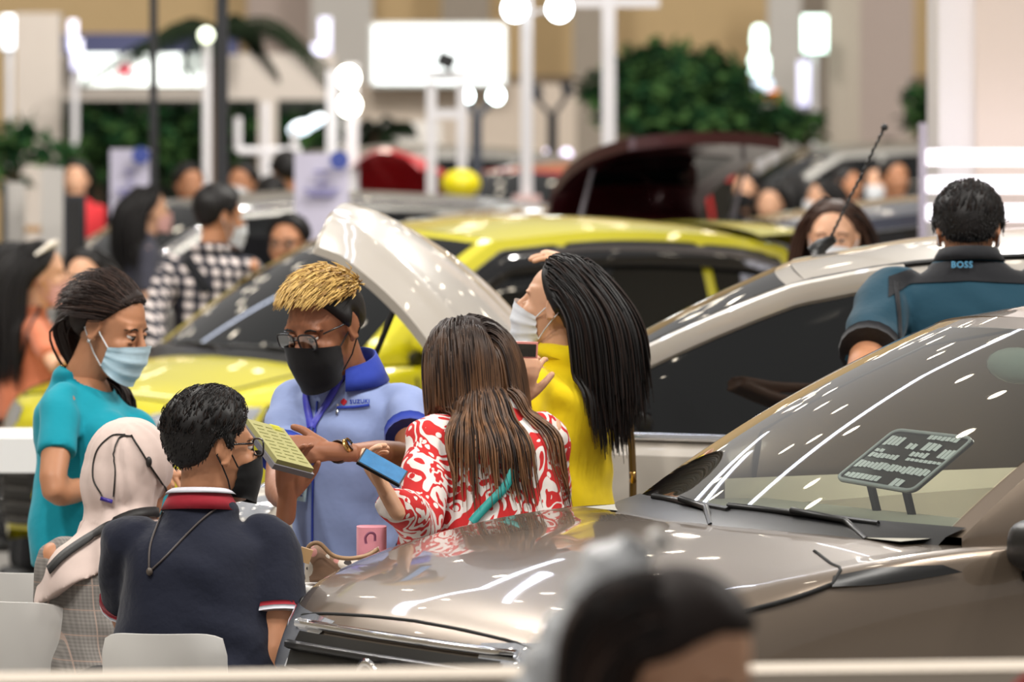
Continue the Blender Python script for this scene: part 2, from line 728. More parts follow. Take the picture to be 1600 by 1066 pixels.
    def wheels(s):
        c = s.c
        r = c.get('wr', .30)
        for u in c.get('wheels', []):
            for sg in (1, -1):
                w = float(np.interp(u, s.us, np.abs(s.G[:, :, 1]).max(axis=1)))
                y = sg * (w - .08)
                e = thing('wheel', None, None, (-u, y, r - s.root.location.z * 0))
                e.parent = s.root
                prof = [(r * .62, -.09), (r * .93, -.095), (r, -.06), (r, .06), (r * .93, .095), (r * .62, .09)]
                MBt = MB().lathe((0, 0, 0), prof, 28, 'y')
                MBt.build('tyre', M_tyre, e)
                rm = MB().lathe((0, 0, 0), [(r * .64, -.07), (r * .64, .07), (r * .58, .08), (r * .55, .02), (.02, .03), (.001, .035)], 28, 'y')
                for k in range(5):
                    an = 2 * pi * k / 5
                    rm.tube([(.03 * cos(an), .05 * sg, .03 * sin(an)), (r * .58 * cos(an), .07 * sg, r * .58 * sin(an))], [.03, .022], 6)
                rm.build('rim', M_rim, e)
                # arch lip on the body side
                P = []
                for t in np.linspace(-.12, pi + .12, 22):
                    row = []
                    for q in (r * 1.04, r * 1.22):
                        p = s.side(u + q * cos(t), max(.17, r + q * sin(t)), .008, sg)
                        row.append(p)
                    P.append(row)
                s.part('wheel_arch', MB().grid(np.array(P)), c.get('arch', M_blk))
                P = []
                for t in np.linspace(-.12, pi + .12, 22):
                    P.append([s.side(u + q * cos(t), max(.17, r + q * sin(t)), .006, sg) for q in (.02, r * 1.06)])
                s.part('wheel_well', MB().grid(np.array(P)), M_gap)

    def mirror(s, u, z, sg, m, y=None, size=1.0):
        yb = abs(s.belt(u)[0])
        y0 = yb if y is None else y
        k = size
        e = MB()
        e.ell((0, 0, 0), (1, 1, 1), nu=24, nv=16)
        V = e.arr()
        V = np.sign(V) * np.abs(V) ** .62
        V[:, 2] *= np.where(V[:, 2] < 0, .75 + .25 * V[:, 1] * sg, 1)   # underside rises outwards
        V = V * np.array([.065 * k, .105 * k, .07 * k]) + np.array([-u, sg * (y0 + .14 * k), z + .05 * k])
        e.v = [tuple(p) for p in V]
        o = s.part('side_mirror', e, m)
        st = MB().tube([(-u, sg * (y0 - .03), z - .03), (-u - .01, sg * (y0 + .07 * k), z + .0)], [.03, .025], 8)
        s.part('mirror_arm', st, M_blk, parent=o)
        g = MB().ell((-u - .05 * k, sg * (y0 + .14 * k), z + .05 * k), (.025 * k, .1 * k, .06 * k), nu=14)
        s.part('mirror_glass', g, M_chrome, parent=o)
        return o

    def handle(s, u, z, sg, m=None):
        p = s.side(u, z, 0, sg)
        h = MB().tube([p + np.array([.09, 0, 0]), p + np.array([.06, sg * .035, 0]), p + np.array([-.06, sg * .035, 0]), p + np.array([-.09, 0, 0])], .013, 8,
                      flat=(1.2, .7))
        s.part('door_handle', h, m or s.paint)

    def grille(s, y0, y1, z0, z1, bars, m=M_blk, barm=M_gloss, off=.012):
        g = s.patch('grille', s.front, [[(y0, z0), (y1, z0)], [(y0, z1), (y1, z1)]], m, off=off)
        for k in range(bars):
            z = z0 + (z1 - z0) * (k + .5) / bars
            s.line('grille_bar', s.front, [(y0, z), (y1, z)], .011, barm, parent=g, off=off + .012)
        return g


def station(L, w, hood0, hood1, cowl, belt, zb=.22, lead=.12, he=.62, w0=.5, zs0=.62, tail=.9):
    """generic station table u, w, zs, zt, he, zhe, zb"""
    return [(0, w * w0, zs0, hood0 - .10, w * w0 * .72, hood0 - .12, zb + .06), (.06, w * .74, zs0 + .05, hood0 - .03, w * .56, hood0 - .05, zb + .02),
            (.16, w * .87, zs0 + .1, hood0 + .02, he - .06, hood0 - .01, zb), (.36, w * .96, zs0 + .16, hood0 + .07, he - .02, hood0 + .03, zb),
            (.7, w, belt - .12, (hood0 + hood1) / 2 + .06, he, (hood0 + hood1) / 2 + .01, zb), (cowl, w, belt - .06, hood1, he + .02, belt - .03, zb),
            (cowl + .12, w, belt - .05, belt - .05, he + .04, belt - .04, zb), (L * .62, w, belt - .03, belt - .06, he + .05, belt - .04, zb),
            (L * .88, w * .98, belt - .02, belt - .05, he + .04, belt - .03, zb + .03), (L * .96, w * .93, belt - .05, belt - .06, he, belt - .05, zb + .06),
            (L, w * .8, belt - .12, belt - .12, he * .8, belt - .12, zb + .1)]
# ---------------------------------------------------------------- the cars of the show
def paint(name, col, metal=0.0, rough=0.35, flake=0.05):
    return mat(name, col, rough=rough, metal=metal, coat=1.0, var=flake, vs=3.0)


P_brown = paint('bronze_paint', '#76685a', metal=.55, rough=.32)
P_yellow = paint('yellow_paint', '#bdb410', rough=.35)
P_white = paint('pearl_white_paint', '#a59d92', rough=.35)
P_silver = mat('silver_paint', '#85837f', metal=.6, rough=.38, coat=.15, var=.05)
P_navy = paint('navy_paint', '#2b3040', metal=.5, rough=.3)
P_maroon = paint('maroon_paint', '#3a0a10', metal=.3, rough=.3)
P_redp = paint('red_paint', '#a01018', rough=.3)

# --- bronze SUV in front
br = Car('large bronze brown SUV in the foreground with a price board behind its windshield', dict(
st=[(0, .40, .58, .69, .33, .68, .30), (.05, .58, .64, .80, .45, .775, .26), (.13, .69, .71, .875, .56, .85, .24), (.30, .81, .825, .945, .69, .915, .22),
        (.65, .88, .945, 1.02, .735, .995, .22), (.95, .885, 1.0, 1.055, .75, 1.03, .22), (1.06, .885, 1.01, 1.045, .75, 1.035, .22), (1.2, .885, 1.02, .99, .73, 1.03, .22),
        (2.6, .88, 1.05, 1.02, .74, 1.06, .22), (3.7, .87, 1.05, 1.03, .74, 1.05, .25), (4.1, .82, 1.0, 1.0, .7, 1.0, .3), (4.25, .7, .9, .95, .6, .95, .35)],
    lead=.10, cowl=.96, nu=80, clamshell=True, A=(1.13, .71, 1.05), zc=1.065, bow=.20, H=(1.95, .59, 1.475), hbow=.13, crown=.05, win_mat=M_clear,
    rail=[(2.6, .61, 1.535), (3.3, .60, 1.53), (3.85, .57, 1.48)], C=(4.15, .66, 1.05), ws_mat=M_clear, vg=.94, tg=.93,
    wins=[(1.5, 2.36, .02, .05), (2.44, 3.3, .02, .05), (3.38, 3.8, .03, .06)], wheels=[.86, 3.42], wr=.34, bulge=.06), P_brown, (-.31, 14.6), rad(31))
br.grille(-.46, .46, .62, .80, 3, M_blk, mat('grille_mesh', '#2a2a2c', rough=.3, metal=.5, var=0))
g = br.patch('headlight', br.obl, [[(.36, .70), (.66, .72), (.98, .80)], [(.36, .83), (.66, .85), (1.0, .865)]], M_lens, ang=40)
br.patch('headlight', br.obl, [[(.36, .70), (.66, .72), (.98, .80)], [(.36, .83), (.66, .85), (1.0, .865)]], M_lens, ang=40, sg=-1)
br.line('chrome_strip', br.front, [(-.5, .815), (.5, .815)], .012, M_chrome, off=.01)
br.line('lower_strip', br.front, [(-.5, .60), (.5, .60)], .012, M_chrome, off=.01)
em = MB().lathe((0, 0, 0), [(.055, 0), (.06, .006), (.045, .012), (.04, .006)], 24, 'x')
em.box((.008, 0, .012), (.008, .075, .014), rotm(0, 0, 0))
em.box((.008, 0, -.012), (.008, .075, .014))
o = br.part('emblem', em, M_chrome)
o.location = br.front(0, .715, .03)
# clamshell seam, fender blade and door line on the near side
br.line('shut_line', br.side, [(.34, .895), (.45, .918), (.57, .945), (.67, .972)], .0055)
br.line('shut_line', br.side, [(.67, .972), (.72, 1.0), (.80, 1.025)], .004)
br.patch('fender_blade', br.side, [[(.66, .968), (.81, .97), (1.01, .988)], [(.69, .990), (.81, 1.005), (.96, 1.006)]], M_blk, off=.008)
br.line('shut_line', br.side, [(1.34, .3), (1.32, .6), (1.30, .9), (1.29, 1.02)], .006)
br.line('shut_line', br.side, [(2.42, .3), (2.42, .7), (2.42, 1.04)], .006)
br.line('body_crease', br.side, [(1.7, .86), (2.6, .9), (3.8, .93)], .006, P_brown)
br.handle(2.25, .93, 1)
br.mirror(1.19, .98, 1, M_blk, size=1.05, y=.82)
# cabin seen through the windscreen
M_beige = mat('beige_trim', '#d5cdb8', rough=.7)
M_dash = mat('dash_trim', '#8f8c80', rough=.6)
M_seat = mat('seat_fabric', '#2c2d2d', rough=.85)
br.part('dashboard', MB().grid(np.array([[(-u, y, z) for y in np.linspace(-.68, .68, 9)] for u, z in ((.98, 1.045), (1.2, 1.055), (1.5, 1.05), (1.68, .98), (1.7, .8))])), M_dash)
for y in (-.36, .36):
    st = MB()
    st.tube([(-2.42, y, .75), (-2.52, y, 1.05), (-2.62, y, 1.25)], [.24, .23, .15], 12, flat=(1, .4), up=(0, 1, 0))
    st.ell((-2.64, y, 1.36), (.06, .13, .09))
    br.part('seat', st, M_seat)
wh = MB()
wh.tube([(-1.92 - .09 * sin(t), .36 + .18 * cos(t), 1.08 + .16 * sin(t)) for t in np.linspace(0, 2 * pi, 25)], .016, 8, cap=False)
wh.tube([(-1.75, .36, 1.02), (-1.92, .36, 1.08)], [.05, .06], 10)
br.part('steering_wheel', wh, M_blk)
br.part('rear_view_mirror', MB().ell((-1.78, .02, 1.40), (.03, .13, .045)).tube([(-1.80, 0, 1.40), (-1.88, 0, 1.48)], .012, 6), mat('mirror_back', '#8f9a92', rough=.2, var=0))
br.part('headliner', MB().grid(np.array([[(-u, y, 1.49) for y in (-.55, 0, .55)] for u in (2.05, 3.0, 3.7)])), M_beige)
dl = bpy.data.lights.new('cabin_fill_light', 'POINT')  # fill light added to brighten the cabin behind the windscreen
dl.energy = 14
dl.color = (1, .95, .86)
dl.shadow_soft_size = .08
do = bpy.data.objects.new('cabin_fill_light', dl)
COL.objects.link(do)
do.parent = br.root
do.location = (-2.1, -.1, 1.40)
br.part('door_trim', MB().grid(np.array([[(-u, -.70, z) for z in (.8, 1.0, 1.10)] for u in (1.4, 2.0, 2.6, 3.3)])), M_beige)
br.part('door_trim', MB().grid(np.array([[(-u, .70, z) for z in (.8, 1.0, 1.04)] for u in (1.5, 2.0, 2.6, 3.3)])), M_blk)

# --- yellow hatchback
ye = Car('bright yellow hatchback facing left behind the blond man, dark visors over its windows', dict(
    st=station(3.62, .80, .84, .985, .98, .97, lead=.1, he=.60, w0=.62, zs0=.58), lead=.10, cowl=.92, A=(.94, .70, .975), zc=.985, bow=.2,
    H=(1.72, .55, 1.43), hbow=.12, crown=.05, rail=[(2.3, .56, 1.46), (3.0, .54, 1.43), (3.42, .50, 1.37)], C=(3.58, .60, .98),
    wins=[(1.24, 2.02, .015, .045), (2.08, 2.82, .015, .045), (2.88, 3.26, .03, .05)], wheels=[.66, 3.0], wr=.28, vg=.91), P_yellow, (-1.72, 25.45), rad(41.7))
ye.grille(-.5, .5, .30, .66, 6, M_blk, M_gloss)
for sg in (1, -1):
    ye.patch('headlight', ye.obl, [[(.33, .66), (.6, .68), (.92, .72)], [(.40, .77), (.62, .80), (1.0, .80)]], M_lens, ang=42, sg=sg)
    ye.line('headlight_trim', ye.obl, [(.30, .65), (.6, .66), (.95, .70), (1.04, .80)], .016, M_gloss, ang=42, sg=sg)
    ye.patch('fog_light_housing', ye.obl, [[(.36, .30), (.62, .30)], [(.40, .50), (.56, .48)]], M_blk, ang=42, sg=sg, label='black fog light housing')
    if sg > 0:
        ye.mirror(1.14, .99, sg, P_yellow)
    ye.handle(1.95, .80, sg)
    ye.line('shut_line', ye.side, [(1.12, .3), (1.10, .6), (1.08, .95)], .006, sg=sg)
    ye.line('shut_line', ye.side, [(2.05, .3), (2.05, .95)], .006, sg=sg)
    ye.line('body_crease', ye.side, [(.9, .70), (2, .72), (3.3, .76)], .008, P_yellow, sg=sg)
    # dark rain visors along the window tops
    P = []
    for u in np.linspace(1.2, 3.34, 30):
        z = ye.top(u)[1] - .05
        P.append([ye.sp(u, z - dz, sg, o_) for dz, o_ in ((0, .004), (.02, .022), (.085, .034), (.09, .030))])
    ye.part('window_visor', MB().grid(np.array(P)), M_gloss)
# roof spoiler
P = []
for u, dz in ((3.22, .0), (3.42, .008), (3.62, -.012), (3.68, -.03), (3.62, -.06), (3.44, -.06)):
    P.append([(-u - .05 * (1 - v * v), .56 * v, 1.425 + dz + .045 * (1 - abs(v) ** 2.6)) for v in np.linspace(-1, 1, 15)])
ye.part('roof_spoiler', MB().grid(np.array(P)), P_yellow)
pl = MB().box((0, 0, 0), (.012, .44, .12))
o = ye.part('license_plate', pl, M_blk, smooth=False)
o.location = ye.front(0, .47, .03)
tx = text_mb('AYLA', .15, .003, True)
o2 = MB().join(tx, np.array([[0, 0, 1], [1, 0, 0], [0, 1, 0]]), (.009, 0, 0)).build('plate_lettering', mat('plate_yellow', '#d6d613', rough=.5, var=0), o, smooth=False)

# --- white car with the hood up and the front door ajar
wh_ = Car('pearl white MPV with its hood propped open and front door ajar', dict(
    st=station(4.3, .85, .88, 1.06, 1.06, 1.05, lead=.12, he=.66, w0=.6, zs0=.64), lead=.10, cowl=.90, A=(.97, .75, 1.06), zc=1.08, bow=.10,
    H=(1.90, .63, 1.515), hbow=.16, crown=.06, rail=[(2.25, .64, 1.575), (2.7, .64, 1.60), (3.4, .62, 1.59), (4.0, .57, 1.53)], C=(4.2, .65, 1.06),
    open_hood=True, wins=[(1.42, 2.16, .02, .055), (2.26, 3.12, .02, .055), (3.2, 3.8, .03, .06)], skip_left=[0], wheels=[.83, 3.4], wr=.31,
    vg=.95), P_white, (-.81, 19.5), rad(-16))
for sg in (1, -1):
    wh_.patch('headlight', wh_.obl, [[(.30, .66), (.6, .66), (1.02, .76)], [(.36, .86), (.62, .89), (1.06, .92)]], M_lens, ang=42, sg=sg)
wh_.grille(-.5, .5, .34, .72, 4)


def raise_hood(c, pm, hu, hz, half, L, deg, label):
    """open bonnet hinged at the cowl, engine bay below and prop rod"""
    bay = MB().grid(np.array([[(-u, y, z) for y in np.linspace(-.6, .6, 7)] for u, z in ((.16, .80), (.3, .78), (.8, .8), (.95, .98))]))
    c.part('engine_bay', bay, M_blk, smooth=False)
    c.part('engine', MB().box((-.5, 0, .86), (.5, .6, .16)), M_blk, False)
    c.part('air_pipe', MB().cyl((-.5, -.4, .9), (-.5, .35, .93), .05), M_blk)
    c.part('battery', MB().box((-.75, .42, .9), (.2, .22, .14)), M_blk, False)
    hw = np.linspace(-1, 1, 29)
    P, Q = [], []
    ang = rad(deg)
    for t in np.linspace(0, 1, 22):
        hf = half - .20 * t ** 1.5 - .10 * max(0, t - .8) * 3
        row, row2 = [], []
        for v in hw:
            f = (L + .13 * L * (1 - v * v)) * t
            up = .075 * (1 - abs(v) ** 2.2) + .012 * math.exp(-((abs(v) - .62) / .07) ** 2) - .02 * t - .16 * max(0, t - .45) ** 2 * 2 - .05 * max(0, t - .9) * 4
            x, z = -hu + f * cos(ang) - up * sin(ang), hz + f * sin(ang) + up * cos(ang)
            row.append((x, hf * v, z))
            row2.append((x + .03 * sin(ang), hf * v * .97, z - .03 * cos(ang)))
        P.append(row)
        Q.append(row2)
    P, Q = np.array(P), np.array(Q)
    hd = MB().grid(P).grid(Q, flip=True)
    for a_, b_ in ((P[0], Q[0]), (P[-1], Q[-1]), (P[:, 0], Q[:, 0]), (P[:, -1], Q[:, -1])):
        hd.grid(np.array([a_, b_]))
    c.part('hood', hd, pm, smooth='auto', label=label)
    c.part('prop_rod', MB().tube([P[13, 25] + np.array([.02, 0, -.03]), (-hu + .55, .52, .88)], .009, 8), M_blk)


raise_hood(wh_, P_white, .95, 1.085,   .56, .79, 49, 'white hood swung up')
# door, hinged at the front and swung out
dr = bpy.data.objects.new('front_door', None)
dr_me = MB()
hu = 1.22
P = []
for u in np.linspace(hu, 2.22, 16):
    P.append([wh_.side(u, z, .004) for z in np.linspace(.28, 1.02, 10)] + [wh_.sp(u, wh_.belt(u)[1], 1, .004)])
P = np.array(P)
dr_me.grid(P).grid(P - np.array([0, .09, 0]), flip=True)
P2 = []
for u in np.linspace(hu, 2.22, 22):
    zb, zt = wh_.belt(u)[1], wh_.top(u)[1]
    P2.append((u, zb, zt))
# frame: tube that follows A-pillar, roof rail and B-pillar
fl = [wh_.sp(u, max(zb, zt - .035), 1, .008) for u, zb, zt in P2] + [wh_.sp(2.22, z, 1, .008) for z in np.linspace(P2[-1][2] - .05, P2[-1][1], 6)]
dr_me.tube(fl, .036, 8, flat=(.5, 1.0), up=(0, 1, 0))
piv = np.array([-hu, .82, 0])
dr = dr_me.build('front_door', P_white, wh_.root, 'auto', origin=None)
for v_ in dr.data.vertices:
    v_.co -= Vector(piv)
dr.location = piv
dr.rotation_euler = (0, 0, rad(-11))
gl = []
for u in np.linspace(1.44, 2.17, 22):
    zb, zt = wh_.belt(u)[1] + .02, wh_.top(u)[1] - .07
    gl.append([wh_.sp(u, z, 1, -.004) - piv for z in np.linspace(zb, max(zb + .003, zt), 8)])
o = MB().grid(np.array(gl)).build('door_window', M_tint, dr)
bt = MB().tube([np.array(wh_.sp(u, wh_.belt(u)[1] + .012, 1, .012)) - piv for u in np.linspace(1.26, 2.22, 10)], .014, 6)
bt.build('belt_strip', M_chrome, dr)
bp = MB().grid(np.array([[np.array(wh_.sp(u, z, 1, .012)) - piv for z in np.linspace(wh_.belt(u)[1] + .02, wh_.top(u)[1] - .08, 5)] for u in (2.11, 2.19)]))
bp.build('pillar_cover', mat('dark_pillar', '#3a3632', rough=.35, var=0), dr)
p = wh_.side(2.08, .93, 0) - piv
MB().tube([p + np.array([.09, 0, 0]), p + np.array([.06, .035, 0]), p + np.array([-.06, .035, 0]), p + np.array([-.09, 0, 0])], .014, 8).build('door_handle', M_chrome, dr)
mm = MB().ell(np.array([-1.30, .93, 1.13]) - piv, (.075, .12, .075), nu=18, nv=12).tube([np.array([-1.34, .78, 1.06]) - piv, np.array([-1.32, .88, 1.11]) - piv], .03, 8)
mm.build('side_mirror', P_white, dr)
# dark opening behind the door
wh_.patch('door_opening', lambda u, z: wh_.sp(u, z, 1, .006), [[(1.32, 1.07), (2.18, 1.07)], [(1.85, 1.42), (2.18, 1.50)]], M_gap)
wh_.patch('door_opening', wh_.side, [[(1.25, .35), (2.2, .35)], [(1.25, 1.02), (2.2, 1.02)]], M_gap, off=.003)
wh_.line('roof_rail', lambda u, z: wh_.sp(u, wh_.top(u)[1] - .004, 1, .004), [(1.3, 0), (1.7, 0), (2.0, 0), (2.8, 0), (3.8, 0)], .009, M_blk)
ant = MB().tube([(-1.78, .0, 1.575), (-1.80, .0, 1.60), (-1.84, .0, 1.62)], [.03, .022, .012], 10)
rod = [np.array([-1.82, .0, 1.61]), np.array([-1.99, .0, 1.95])]
an = wh_.part('antenna_base', ant, M_blk)
tw = MB().tube([rod[0] * (1 - t) + rod[1] * t + .0012 * np.array([cos(110 * t), sin(110 * t), 0]) for t in np.linspace(0, 1, 120)], .0042, 6)
tw.ell(rod[1], .011)
wh_.part('antenna_rod', tw, M_blk, parent=an)
wh_.handle(3.0, .95, 1, M_chrome)
wh_.line('shut_line', wh_.side, [(3.15, .35), (3.15, 1.0)], .006)


# --- cars further back
def plain(label, O, a, pm, L=4.1, w=.84, h=1.5, belt=.98, group=None, wins=None, ws=None, open_hood=False):
    c = Car(label, dict(st=station(L, w, belt - .14, belt + .01, belt - .02, belt, he=.62, w0=.6), lead=.1, cowl=.95, nu=36, nsub=3,
                        A=(1.05, w * .84, belt), zc=belt + .01, bow=.2, H=(1.8, w * .69, h - .05), hbow=.12, crown=.05,
                        rail=[(2.5, w * .70, h - .015), (3.2, w * .68, h - .04), (L - .3, w * .62, h - .12)], C=(L - .06, w * .74, belt + .01),
                        wins=wins or [(1.3, 2.1, .015, .05), (2.16, 3.0, .015, .05), (3.06, L - .45, .03, .06)], wheels=[.78, L - .8], wr=.3, open_hood=open_hood, ws_mat=ws or M_tint), pm, O, a, group)
    for sg in (1, -1):
        c.patch('headlight', c.obl, [[(.33, .64), (.6, .66), (.92, .70)], [(.40, .75), (.62, .78), (1.0, .78)]], M_lens, ang=42, sg=sg)
        c.mirror(1.25, belt + .02, sg, pm)
        c.handle(1.95, belt - .18, sg)
        c.line('shut_line', c.side, [(1.12, .3), (1.10, .6), (1.08, belt - .03)], .006, sg=sg)
        c.line('shut_line', c.side, [(2.13, .3), (2.13, belt - .03)], .006, sg=sg)
    c.grille(-.45, .45, .36, .62, 4)
    return c


sv = plain('silver grey car with dark windows behind the yellow hatchback', (-3.4, 34.5), rad(24), P_silver, L=4.5, w=.88, h=1.43, belt=.92)
sv.line('roof_rail', lambda u, z: sv.sp(u, sv.top(u)[1] - .002, 1, .002), [(1.3, 0), (1.8, 0), (2.6, 0), (4.0, 0)], .02, M_chrome)
nv = plain('dark navy car with pale roof lights behind the yellow spoiler', (4.9, 30.7), rad(195), P_navy, L=4.2, w=.85, h=1.52)
# ================================================================ people
SK_A = skin('skin_tan', '#b07c5c')
SK_B = skin('skin_light', '#c89a7c')
SK_C = skin('skin_brown', '#8d5c42')
H_BLK = mat('hair_black', '#110e0e', spec=.35, rough=.55, var=.25, vs=30)
H_DK = mat('hair_dark_brown', '#221713', spec=.25, rough=.62, var=.25, vs=30)
H_BR = mat('hair_brown', '#38241a', spec=.35, rough=.5, var=.25, vs=30)
H_LB = mat('hair_light_streak', '#7d5a3a', rough=.4, var=.2, vs=30)
H_BL = mat('hair_blond', '#c9a55e', rough=.5, var=.2, vs=40)
H_BL2 = mat('hair_blond_dark', '#8e6a34', rough=.5, var=.2, vs=40)
M_eyew = mat('eye_white', '#d8d2cc', rough=.2, var=0)
M_iris = mat('iris', '#160d09', rough=.1, var=0)
M_mblue = cloth('mask_blue', '#b9d4e2')
M_mblk = cloth('mask_black', '#0f0f11')
M_mwht = cloth('mask_white', '#d3d6da')
M_mpink = cloth('mask_pink', '#c99a92')
M_denim = cloth('denim_dark', '#1d222e')
M_trous = cloth('trousers_black', '#121215')
M_shoe = mat('shoe_dark', '#191919', rough=.5, var=0)
M_lensg = clear_glass('spectacle_glass', '#e4eaee', .18)

HEADS = {}


def ombre(name, dark, light, z1, z0, streak=.5):
    """dyed hair: dark at the crown (height z1) to light at the ends (height z0), with lighter streaks"""
    m = bpy.data.materials.new(name)
    g = NG(m)
    x = g.n('SeparateXYZ', {0: g.obj()})
    t = g.n('MapRange', {0: x.outputs[2], 1: z1, 2: z0, 3: 0.0, 4: 1.0}).outputs[0]
    mp = g.n('Mapping', {'Vector': g.obj(), 'Scale': (38, 38, 2.5)})
    nz = g.n('TexNoise', {'Vector': mp.outputs[0], 'Scale': 1.0, 'Detail': 2.0})
    sv = g.n('MapRange', {0: nz.outputs[0], 1: .42, 2: .68, 3: 1 - streak, 4: 1.0 + streak}).outputs[0]
    g.link(g.mix(g.m('MINIMUM', g.m('MULTIPLY', t, sv), 1.0), lin(dark), lin(light)), 'Base Color')
    g.b.inputs['Roughness'].default_value = .5
    g.b.inputs['Specular IOR Level'].default_value = .35
    return m


def head_mesh(female=False, vox=.0042):
    key = (female, vox)
    if key in HEADS:
        return HEADS[key]
    b = MB()
    j = .93 if female else 1.0
    b.ell((0, -.012, .030), (.0755, .094, .089), nu=24, nv=16)
    rings = []
    for z, w, yf, yb in ((.045, .067, .082, -.05), (.01, .0665, .081, -.05), (-.03, .0625, .082, -.045), (-.058, .0575 * j, .080, -.035),
                         (-.083, .048 * j, .079, -.015), (-.103, .032 * j, .075, .012), (-.113, .018 * j, .066, .03)):
        yc, d = (yf + yb) / 2, (yf - yb) / 2
        rings.append([(w * math.copysign(abs(cos(t)) ** .8, cos(t)), yc + d * math.copysign(abs(sin(t)) ** .85, sin(t)), z) for t in np.arange(24) * 2 * pi / 24])
    n0 = len(b.v)
    b.grid(np.array(rings)[::-1], closed=True)
    b.f.append(tuple(range(n0, n0 + 24))[::-1])
    b.fm.append(0)
    e = n0 + 6 * 24
    b.f.append(tuple(range(e, e + 24)))
    b.fm.append(0)
    b.tube([(0, .078, .026), (0, .088, .008), (0, .1, -.012), (0, .103, -.022)], [.008, .009, .0125, .0125], 10, rcap=True)
    for sx in (-1, 1):
        b.ell((sx * .011, .092, -.023), (.0095, .011, .0085))
        b.ell((sx * .028, .0705, .030 if not female else .029), (.030, .012, .009 if not female else .007))
        b.ell((sx * .040, .056, -.022), (.026, .026, .026))
        R = rotm(sx * .35, 0, 0)
        b.ell((sx * .0775, -.010, .004), (.006, .018, .029), R)
        t = np.linspace(-.4, 2 * pi - 1.2, 14)
        b.tube(np.array([[sx * .0815, 0, 0]] * 14) + np.array([[0, -.012 - .018 * cos(a), .006 + .030 * sin(a)] for a in t]), .0042, 6, rcap=True)
        b.ell((sx * .076, -.002, -.024), (.006, .008, .009))
        b.ell((sx * .033, .080, -.002), (.016, .006, .006))
    b.ell((0, .082, -.052), (.022, .009, .0062))
    b.ell((0, .081, -.063), (.019, .0095, .0065))
    b.ell((0, .072, -.098), (.022 * j, .016, .015))
    b.tube([(0, -.012, -.03), (0, -.02, -.10), (0, -.03, -.165)], [.056 * j, .054 * j, .058 * j], 20, rcap=True)
    m = remesh(b, vox, 6, .5)
    V = m.arr()
    for sx in (-1, 1):
        d2 = ((V[:, 0] - sx * .031) / .017) ** 2 + ((V[:, 2] - .011) / .0105) ** 2
        V[:, 1] -= np.where(V[:, 1] > .03, .006 * np.exp(-d2), 0)
    V[:, 1] -= np.where((V[:, 1] > .06), .003 * np.exp(-((V[:, 2] + .0575) / .0022) ** 2 - (V[:, 0] / .02) ** 2), 0)
    m.v = [tuple(p) for p in V]
    HEADS[key] = (m, m.bvh())
    return HEADS[key]


def hand_mb(curl=(.5, .5, .55, .6), thumb=(.5, .3), spread=.06, vox=.0036, side=1):
    """x = finger direction, y = thumb side, z = back of the hand"""
    b = MB()
    b.tube([(-.06, 0, 0), (-.03, 0, 0), (.0, 0, .0), (.03, 0, 0)], [.0245, .0245, .0235, .02], 14, flat=(.86, 1.05), up=(0, 0, 1), rcap=True)
    b.tube([(-.012, 0, 0), (.0, 0, 0), (.03, 0, .002), (.07, 0, .002), (.09, 0, 0)], [.022, .028, .036, .041, .038], 14, flat=(.42, 1), up=(0, 0, 1), rcap=True)
    b.ell((.03, .022, -.008), (.032, .018, .014))
    for k, (y, ln, r) in enumerate(((.030, .072, .0088), (.0102, .080, .009), (-.0105, .074, .0086), (-.029, .058, .0076))):
        c = curl[k]
        p = np.array([.075, y, 0.])
        d0 = spread * (1.5 - k)
        P = [np.array([.05, y * .8, 0]), p]
        a = 0
        for f, g in ((.46, .75), (.30, 1.0), (.24, .7)):
            a += c * g
            p = p + ln * f * 1.0 * np.array([cos(a), sin(d0) * cos(a), -sin(a)])
            P.append(p)
        b.tube(crom(P, 3), np.linspace(r * 1.08, r * .82, 3 * (len(P) - 1) + 1), 9, rcap=True)
    a, c = thumb
    P = [np.array([.005, .020, -.004]), np.array([.030, .040, -.010])]
    d = np.array([cos(a), sin(a), -.25])
    P.append(P[-1] + .034 * nrm(d))
    d = np.array([cos(a - c), sin(a - c), -.35])
    P.append(P[-1] + .028 * nrm(d))
    b.tube(crom(P, 3), np.linspace(.0145, .0088, 10), 9, rcap=True)
    m = remesh(b, vox, 2, .5)
    if side < 0:
        V = m.arr()
        V[:, 1] *= -1
        m.v = [tuple(p) for p in V]
        m.f = [f[::-1] for f in m.f]
    return m


